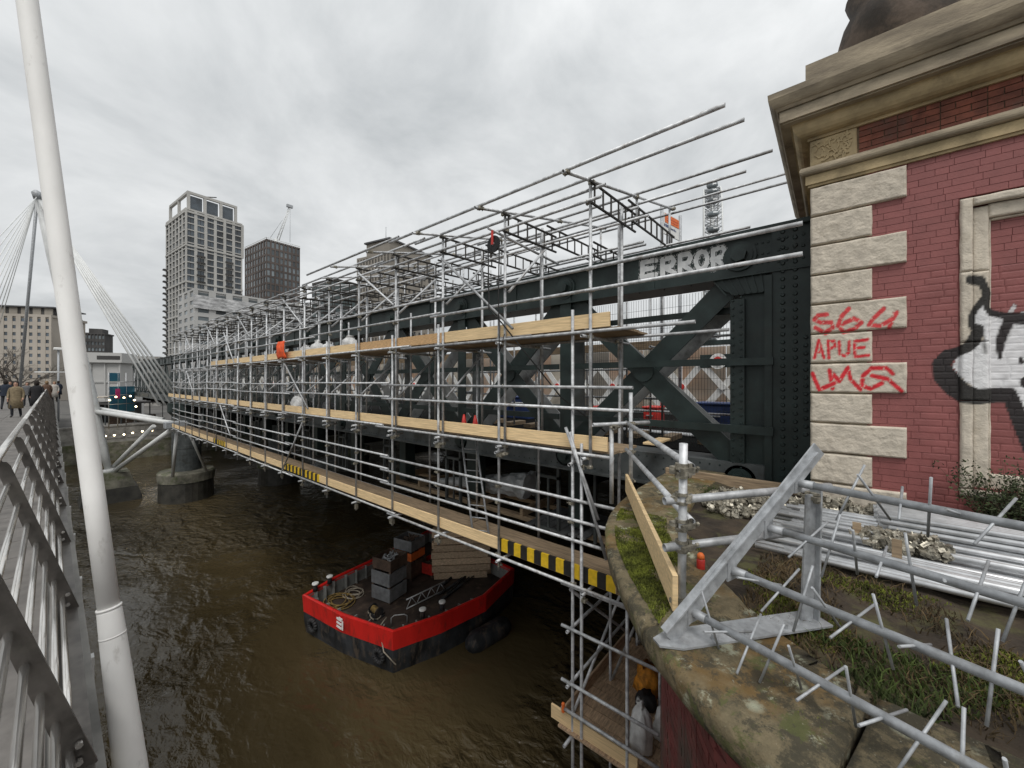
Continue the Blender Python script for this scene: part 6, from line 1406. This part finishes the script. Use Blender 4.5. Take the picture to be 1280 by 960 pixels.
# left: pale stone block with square windows, dark slab, brown tower
t, base, wl, wr, z1 = block('stone_block', 'pale stone office block with rows of square windows and a set-back roof storey', 'office block', -42, 118, None, 64, 393, R(-36), 'portland', 'glass_dark', 0, 10, 12, 0.58, 0.52, 0.35, maxd=14)
zt2 = (HYP - 381) / FPX * 118
obj('roof_storey', MB().box((0.5, 1.2, z1 + 0.5), (wr - 1.0, 12, z1 + 3.0)), 'slab_dark', t, mtx=base); obj('roof_slab', MB().box((0, 0.4, z1 + 3.0), (wr + 0.3, 13, z1 + 3.4)), 'roof_slate', t, mtx=base)
for k in range(7): obj('roof_panel', MB().box((wr * k / 7 + 0.5, 1.0, z1 + 0.6), (wr * (k + 1) / 7 - 0.4, 1.3, z1 + 2.9)), 'portland_grey', t, mtx=base)
block('dark_slab_block', 'dark brick slab behind the pale stone block', 'office block', 62, 150, None, 86, 396, R(-20), 'slab_dark', 'glass_dark', 0, 3, 10, 0.5, 0.4, 0.3, maxd=12)
t, base, wl, wr, z1 = block('brown_tower', 'distant dark brown office tower behind the leaning mast', 'tower block', 100, 330, None, 131, 417, R(-25), 'slab_dark', 'glass_mid', 0, 7, 9, 0.3, 0.5, 0.6, maxd=16)
obj('plant_room', MB().box((wr * 0.3, 2, z1), (wr * 0.85, 12, z1 + 5)), 'slab_dark', t, mtx=base)
# south end: lift tower, hall, hoarding, strings of lights
t, base, wl, wr, z1 = block('lift_tower', 'glass lift tower with a pale cap at the far end of the footbridge', 'lift tower', 112, 62, None, 149, 453, R(-30), 'tower_white', 'glass_green', 0, 2, 3, 0.10, 0.10, 0.2, maxd=4)
obj('cap', MB().box((-0.6, -0.4, z1), (wr + 0.5, 4, z1 + 1.6)), 'tower_white', t, mtx=base); obj('cap_panel', MB().box((wr * 0.3, -0.45, z1 + 0.5), (wr + 0.3, -0.405, z1 + 1.1)), 'slab_dark', t, mtx=base)
t, base, wl, wr, z1 = block('concert_hall', 'low grey concrete hall behind the blue hoarding', 'hall', 140, 95, None, 200, 448, R(-25), 'concrete', 'slab_dark', 0, 5, 4, 0.25, 0.35, 0.8, maxd=15)
hd = thing('hoarding', tuple(onY(150, 500, 73)), 'blue scaffold hoarding with a pink patch by the far river wall', 'hoarding')
c = corner(136, 50); e = corner(168, 54)
dv = (e - c).normalized()
for i in range(4):
    z = (0.6, -1.2, -2.4, -3.6)[i]; a = c + Vector((0, 0, z)); b = (c + dv * 1.6 if i == 0 else e) + Vector((0, 0, z)); obj('blue_panel', MB().bar(a, b, 0.1, 1.1), 'hoarding_blue', hd)
    tube('rail', c + Vector((0, 0, z - 0.6)), e + Vector((0, 0, z - 0.6)), hd, 0.06, 'white_strut', 6, False)
obj('pink_panel', MB().bar(c + dv * 1.1 + Vector((-0.1, -0.15, -1.6)), c + dv * 1.8 + Vector((-0.1, -0.15, -1.6)), 0.1, 1.3), 'pink', hd)
for f in (0, 0.33, 0.66, 1.0): p = c.lerp(e, f); tube('post', p + Vector((0, 0, GZ)), p + Vector((0, 0, 1.2)), hd, 0.06, 'galv', 6, False)
def lights(name, pts, depth, label):
    s = thing(name, tuple(atD(*pts[0], depth)), label, 'string lights'); P_ = [atD(x, y, depth) for x, y in pts]
    obj('cable', MB().path(P_, 0.02, 5), 'rope_dark', s)
    bm_ = MB().lathe([(0.05, -0.10), (0.10, -0.06), (0.10, 0.02), (0.04, 0.08)], n=10).mesh('bulb'); bm_.materials.append(M['bulb'])
    for i in range(len(P_) - 1):
        for f in (0,): inst('bulb', bm_, T(*(P_[i].lerp(P_[i + 1], f))), s)
lights('string_lights', [(132, 545), (143, 544), (155, 543), (166, 541), (178, 539), (190, 538), (203, 537)], 50, 'string of warm bulbs hanging low under the far bridge end')
lights('string_lights', [(137, 500), (145, 496), (155, 497), (163, 495), (168, 500), (170, 508), (171, 516)], 50, 'string of warm bulbs draped above the far terrace bar')
# terrace bar under the bridge end
tb = thing('terrace_bar', tuple(corner(150, 55)), 'dark terrace bar with a pale roof under the far end of the bridge', 'bar')
c = corner(133, 53); e = corner(205, 60); dv = (e - c).normalized(); nv = Vector((-dv.y, dv.x, 0)); nv = nv if nv.y > 0 else -nv
def tbar(name, f0, f1, z0, z1_, o0, o1, m):
    L2 = (e - c).length; a = [c + dv * L2 * f + nv * o for f, o in ((f0, o0), (f1, o0), (f1, o1), (f0, o1))]; obj(name, MB().prism([(p.x, p.y) for p in a], z0, z1_), m, tb)
tbar('floor', 0, 1, -6.19, -6.0, 0, 5, 'concrete'); tbar('back_wall', 0, 1, -6.0, -3.2, 4.6, 5, 'slab_dark'); tbar('roof', 0, 1, -3.2, -2.95, -0.3, 5, 'slab_dark'); tbar('canopy', 0, 0.6, -2.3, -2.1, 0.5, 4, 'portland')
for f in (0.0, 0.25, 0.5, 0.75, 1.0): tbar('post', f, min(1, f + 0.012), -6.0, -3.2, 0.2, 0.35, 'iron_grey')
tbar('counter', 0.1, 0.9, -6.0, -5.0, 0.6, 0.8, 'crate_brown')

# ================================================================== observation wheel, seen edge-on
ow = thing('observation_wheel', tuple(corner(888, 250) + Vector((0, 0, GZ))), 'huge white observation wheel seen edge-on above the girder', 'observation wheel')
wc = corner(889, 310); wd_ = Vector((wc.x, wc.y, 0)).normalized(); wd_ = (Matrix.Rotation(R(1.2), 3, 'Z') @ wd_); sdw = Vector((wd_.y, -wd_.x, 0))
Rw = 60.0; wc.z = (HYP - 240) / FPX * 310 - Rw
def wp_(a, r, s): return wc + wd_ * (r * math.cos(a)) + Vector((0, 0, r * math.sin(a))) + sdw * s
n = 64; rim = MB()
for s, rr in ((-5.5, Rw - 2.5), (5.5, Rw - 2.5), (0, Rw - 8)):
    for i in range(n): rim.tube(wp_(2 * math.pi * i / n, rr, s), wp_(2 * math.pi * (i + 1) / n, rr, s), 0.5, 6)
obj('rim', rim, 'white_strut', ow); lac = MB()
for i in range(n * 2):
    a = math.pi * i / n; lac.tube(wp_(a, Rw - 2.5, -5.5 if i % 2 else 5.5), wp_(a + math.pi / n, Rw - 2.5, 5.5 if i % 2 else -5.5), 0.22, 5); lac.tube(wp_(a, Rw - 2.5, -5.5), wp_(a, Rw - 8, 0), 0.2, 5); lac.tube(wp_(a, Rw - 2.5, 5.5), wp_(a, Rw - 8, 0), 0.2, 5)
obj('rim_lacing', lac, 'galv_dull', ow)
cap = MB().lathe([(0.6, -3.6), (1.8, -2.6), (2.1, 0), (1.8, 2.6), (0.6, 3.6)], n=12).mesh('capsule'); cap.materials.append(M['glass_mid'])
q = sdw.to_track_quat('Z', 'Y').to_matrix().to_4x4()
for i in range(32):
    p = wp_(2 * math.pi * (i + 0.3) / 32, Rw + 0.6, 0); inst('capsule', cap, T(*p) @ q, ow)
for i in range(32): tube('cable', wc + sdw * (5 if i % 2 else -5), wp_(2 * math.pi * i / 32, Rw - 8, 0), ow, 0.12, 'white_strut', 5, False)
tube('hub', wc - sdw * 7, wc + sdw * 7, ow, 2.0, 'white_strut', 12, False)
for s in (-1, 1): tube('leg', wc + sdw * 7, Vector((wc.x, wc.y, GZ)) + sdw * 26 + wd_ * 14 * s, ow, 1.2, 'white_strut', 8, False)

# ================================================================== bare plane tree by the far footbridge end
def bare_tree(px, depth, h, label):
    b = corner(px, depth); b.z = GZ; t = thing('bare_tree', tuple(b), label, 'tree'); tr = MB(); br = MB()
    tr.path([b, b + Vector((0.1, 0, h * 0.2)), b + Vector((-0.1, 0.1, h * 0.42))], [0.35, 0.28, 0.22], 8)
    def grow(p, d, l, r, lev):
        pts = [p]; q = p.copy(); dd = d.copy()
        for k in range(4): dd = (dd + Vector((rj(0.25), rj(0.25), rj(0.2)))).normalized(); q = q + dd * l / 4; pts.append(q.copy())
        br.path(pts, [r, r * 0.85, r * 0.7, r * 0.6, r * 0.5], 5)
        if lev:
            for k in range(4): a = pts[random.randrange(2, 5)]; grow(a, (dd + Vector((rj(0.9), rj(0.9), rj(0.5) + 0.1))).normalized(), l * 0.68, r * 0.55, lev - 1)
    for k in range(7): grow(b + Vector((0, 0, h * (0.30 + 0.02 * k))), Vector((rj(1), rj(1), 0.55)).normalized(), h * 0.30, 0.13, 3)
    obj('trunk', tr, 'bark', t, True); obj('branches', br, 'bark', t)
random.seed(13)
bare_tree(18, 66, 13, 'bare winter tree in front of the pale stone office block')
lp = thing('street_lamp', tuple(corner(73, 60)), 'slim lamp post with a flat pale arm at the far footbridge end', 'lamp')
b = corner(73, 60); tube('column', b + Vector((0, 0, GZ)), b + Vector((0, 0, 5.0)), lp, 0.12, 'galv_dull', 8, False); obj('head', MB().box(b + Vector((-0.5, -0.4, 4.9)), b + Vector((0.6, 0.4, 5.3))), 'white', lp, bevel=0.08)
p = corner(63, 48); obj('canopy_arm', MB().bar(atD(52, 465, 48), atD(80, 465, 46), 1.2, 0.12), 'white', lp)

# ================================================================== people on the footbridge
def person(x, y, face, coat, legs, hair, label, hgt=1.68, long_coat=False, stride=0.16, grp=None, carry=False):
    s = hgt / 1.70
    t = thing('person', (x, y, DZ), label, 'person', grp)
    J = dict(pel=(0, 0, 0.92), chest=(0, 0.01, 1.22), neck=(0, 0.02, 1.44), skull=(0, 0.035, 1.56), crown=(0, 0.025, 1.66), shL=(0.17, 0, 1.38), elL=(0.23, -0.02, 1.10), wrL=(0.22, 0.12, 0.90), haL=(0.21, 0.15, 0.83), shR=(-0.17, 0, 1.38), elR=(-0.23, -0.02, 1.10), wrR=(-0.22, 0.06, 0.88), haR=(-0.215, 0.09, 0.81),
             hiL=(0.09, 0, 0.88), knL=(0.10, stride * 0.7, 0.50), anL=(0.10, stride * 0.5, 0.09), toL=(0.11, stride * 0.5 + 0.15, 0.035), hiR=(-0.09, 0, 0.88), knR=(-0.10, -stride * 0.2, 0.49), anR=(-0.10, -stride * 1.3, 0.10), toR=(-0.11, -stride * 1.3 + 0.14, 0.035))
    rad = dict(pel=(0.155, 0.115), chest=(0.16, 0.115), neck=(0.055, 0.055), skull=(0.078, 0.095), crown=(0.062, 0.075), shL=(0.062,) * 2, elL=(0.05,) * 2, wrL=(0.036,) * 2, haL=(0.034, 0.022), shR=(0.062,) * 2, elR=(0.05,) * 2, wrR=(0.036,) * 2, haR=(0.034, 0.022), hiL=(0.088,) * 2, knL=(0.062,) * 2, anL=(0.045,) * 2, toL=(0.04, 0.03), hiR=(0.088,) * 2, knR=(0.062,) * 2, anR=(0.045,) * 2, toR=(0.04, 0.03))
    E_ = [('pel', 'chest'), ('chest', 'neck'), ('neck', 'skull'), ('skull', 'crown'), ('chest', 'shL'), ('shL', 'elL'), ('elL', 'wrL'), ('wrL', 'haL'), ('chest', 'shR'), ('shR', 'elR'), ('elR', 'wrR'), ('wrR', 'haR'), ('pel', 'hiL'), ('hiL', 'knL'), ('knL', 'anL'), ('anL', 'toL'), ('pel', 'hiR'), ('hiR', 'knR'), ('knR', 'anR'), ('anR', 'toR')]
    ks = list(J); me = bpy.data.meshes.new('skeleton'); me.from_pydata([Vector(J[k]) for k in ks], [(ks.index(a), ks.index(b)) for a, b in E_], [])
    o = bpy.data.objects.new('figure_source', me); COL.objects.link(o)
    sk = o.modifiers.new('skin', 'SKIN'); sv = me.skin_vertices[0].data
    for i, k in enumerate(ks): sv[i].radius = rad[k]; sv[i].use_root = (k == 'pel')
    ss = o.modifiers.new('sub', 'SUBSURF'); ss.levels = 2; ss.render_levels = 2
    bpy.context.view_layer.update(); dg = bpy.context.evaluated_depsgraph_get(); nm = bpy.data.meshes.new_from_object(o.evaluated_get(dg)); bpy.data.objects.remove(o)
    nm.materials.clear()
    for m_ in ('skin', coat, legs, 'rubber'): nm.materials.append(M[m_])
    for p in nm.polygons:
        c = p.center; p.use_smooth = True
        if c.z < 0.10: p.material_index = 3
        elif c.z > 1.43 and abs(c.x) < 0.12: p.material_index = 0
        elif abs(c.x) > 0.185 and c.z < 0.905: p.material_index = 0
        elif c.z > 0.86: p.material_index = 1
        else: p.material_index = 2
    mt = T(x, y, DZ) @ RZ(face) @ Matrix.Scale(s, 4)
    reg(bpy.data.objects.new('body', nm), mt, t)
    hem = 0.42 if long_coat else 0.78
    ct = MB().lathe([(0.20, hem), (0.235 if long_coat else 0.20, hem + 0.005), (0.205, 0.85), (0.175, 1.05), (0.19, 1.25), (0.175, 1.38), (0.09, 1.455), (0.075, 1.45)], n=18, sx=1.0, sy=0.78)
    obj('coat', ct, coat, t, True, mtx=mt)
    hr = MB().lathe([(0.088, -0.14), (0.104, -0.05), (0.10, 0.03), (0.07, 0.085), (0.02, 0.105)], (0, -0.012, 1.60), 14, 0.86, 1.0); hr.v = [(a, b if not (b > 0.03 and c < 1.615) else 0.03, c) for a, b, c in hr.v]
    obj('hair', hr, hair, t, True, mtx=mt)
    fc = MB(); fc.box((-0.012, 0.118, 1.555), (0.012, 0.142, 1.59))
    obj('nose', fc, 'skin', t, mtx=mt, bevel=0.004); obj('eyes', MB().box((-0.045, 0.112, 1.60), (-0.02, 0.122, 1.612)).box((0.02, 0.112, 1.60), (0.045, 0.122, 1.612)), 'rubber', t, mtx=mt)
    for sx_ in (-1, 1):                      # fingers
        hnd = MB()
        for f in range(4): hnd.path([(sx_ * (0.205 + 0.004 * f), 0.105 + 0.018 * f + (0.05 if sx_ > 0 else 0.0), 0.80), (sx_ * 0.20, 0.115 + 0.018 * f + (0.05 if sx_ > 0 else 0), 0.755), (sx_ * 0.19, 0.12 + 0.016 * f + (0.05 if sx_ > 0 else 0), 0.72 + 0.006 * abs(f - 1.5))], 0.009, 5)
        hnd.path([(sx_ * 0.20, 0.16 + (0.05 if sx_ > 0 else 0), 0.82), (sx_ * 0.185, 0.185 + (0.04 if sx_ > 0 else 0), 0.785)], 0.010, 5); obj('fingers', hnd, 'skin', t, True, mtx=mt)
    if carry: obj('bag', MB().box((0.17, -0.16, 0.78), (0.32, 0.14, 1.08)), 'coat_grey', t, mtx=mt, bevel=0.03)
toward = R(170)
def at_deck(px, py): p = onZ(px, py, DZ); return p.x, p.y
x, y = at_deck(20, 521.5); person(x, y, toward, 'coat_khaki', 'trousers', 'hair_dark', 'person in a long khaki coat walking towards the near end of the footbridge', 1.70, True)
x, y = at_deck(46, 518); person(x, y, R(-15), 'coat_black', 'trousers', 'hair_dark', 'person in a black coat walking away with a dark bag', 1.74, True, carry=True)
x, y = at_deck(7, 512); person(x, y, R(-10), 'coat_navy', 'trousers', 'hair_dark', 'person in a navy jacket behind the khaki coat', 1.78)
x, y = at_deck(34, 508); person(x, y, toward, 'coat_grey', 'trousers', 'hair_dark', 'person in a grey coat between the khaki and black coats', 1.66)
x, y = at_deck(58.5, 506); person(x, y, R(0), 'coat_brown', 'trousers', 'hair_fair', 'person in a brown coat in front of the far crowd', 1.74, True)
x, y = at_deck(68, 503); person(x, y, toward, 'coat_pale', 'trousers', 'hair_fair', 'person in a pale coat by the far balustrade', 1.70, True)
x, y = at_deck(13, 505); person(x, y, toward, 'coat_black', 'trousers', 'hair_dark', 'person in a short black jacket at the back of the group', 1.72)
x, y = at_deck(73, 499); person(x, y, R(10), 'coat_navy', 'trousers', 'hair_dark', 'person in a long navy coat far along the footbridge', 1.76, True)
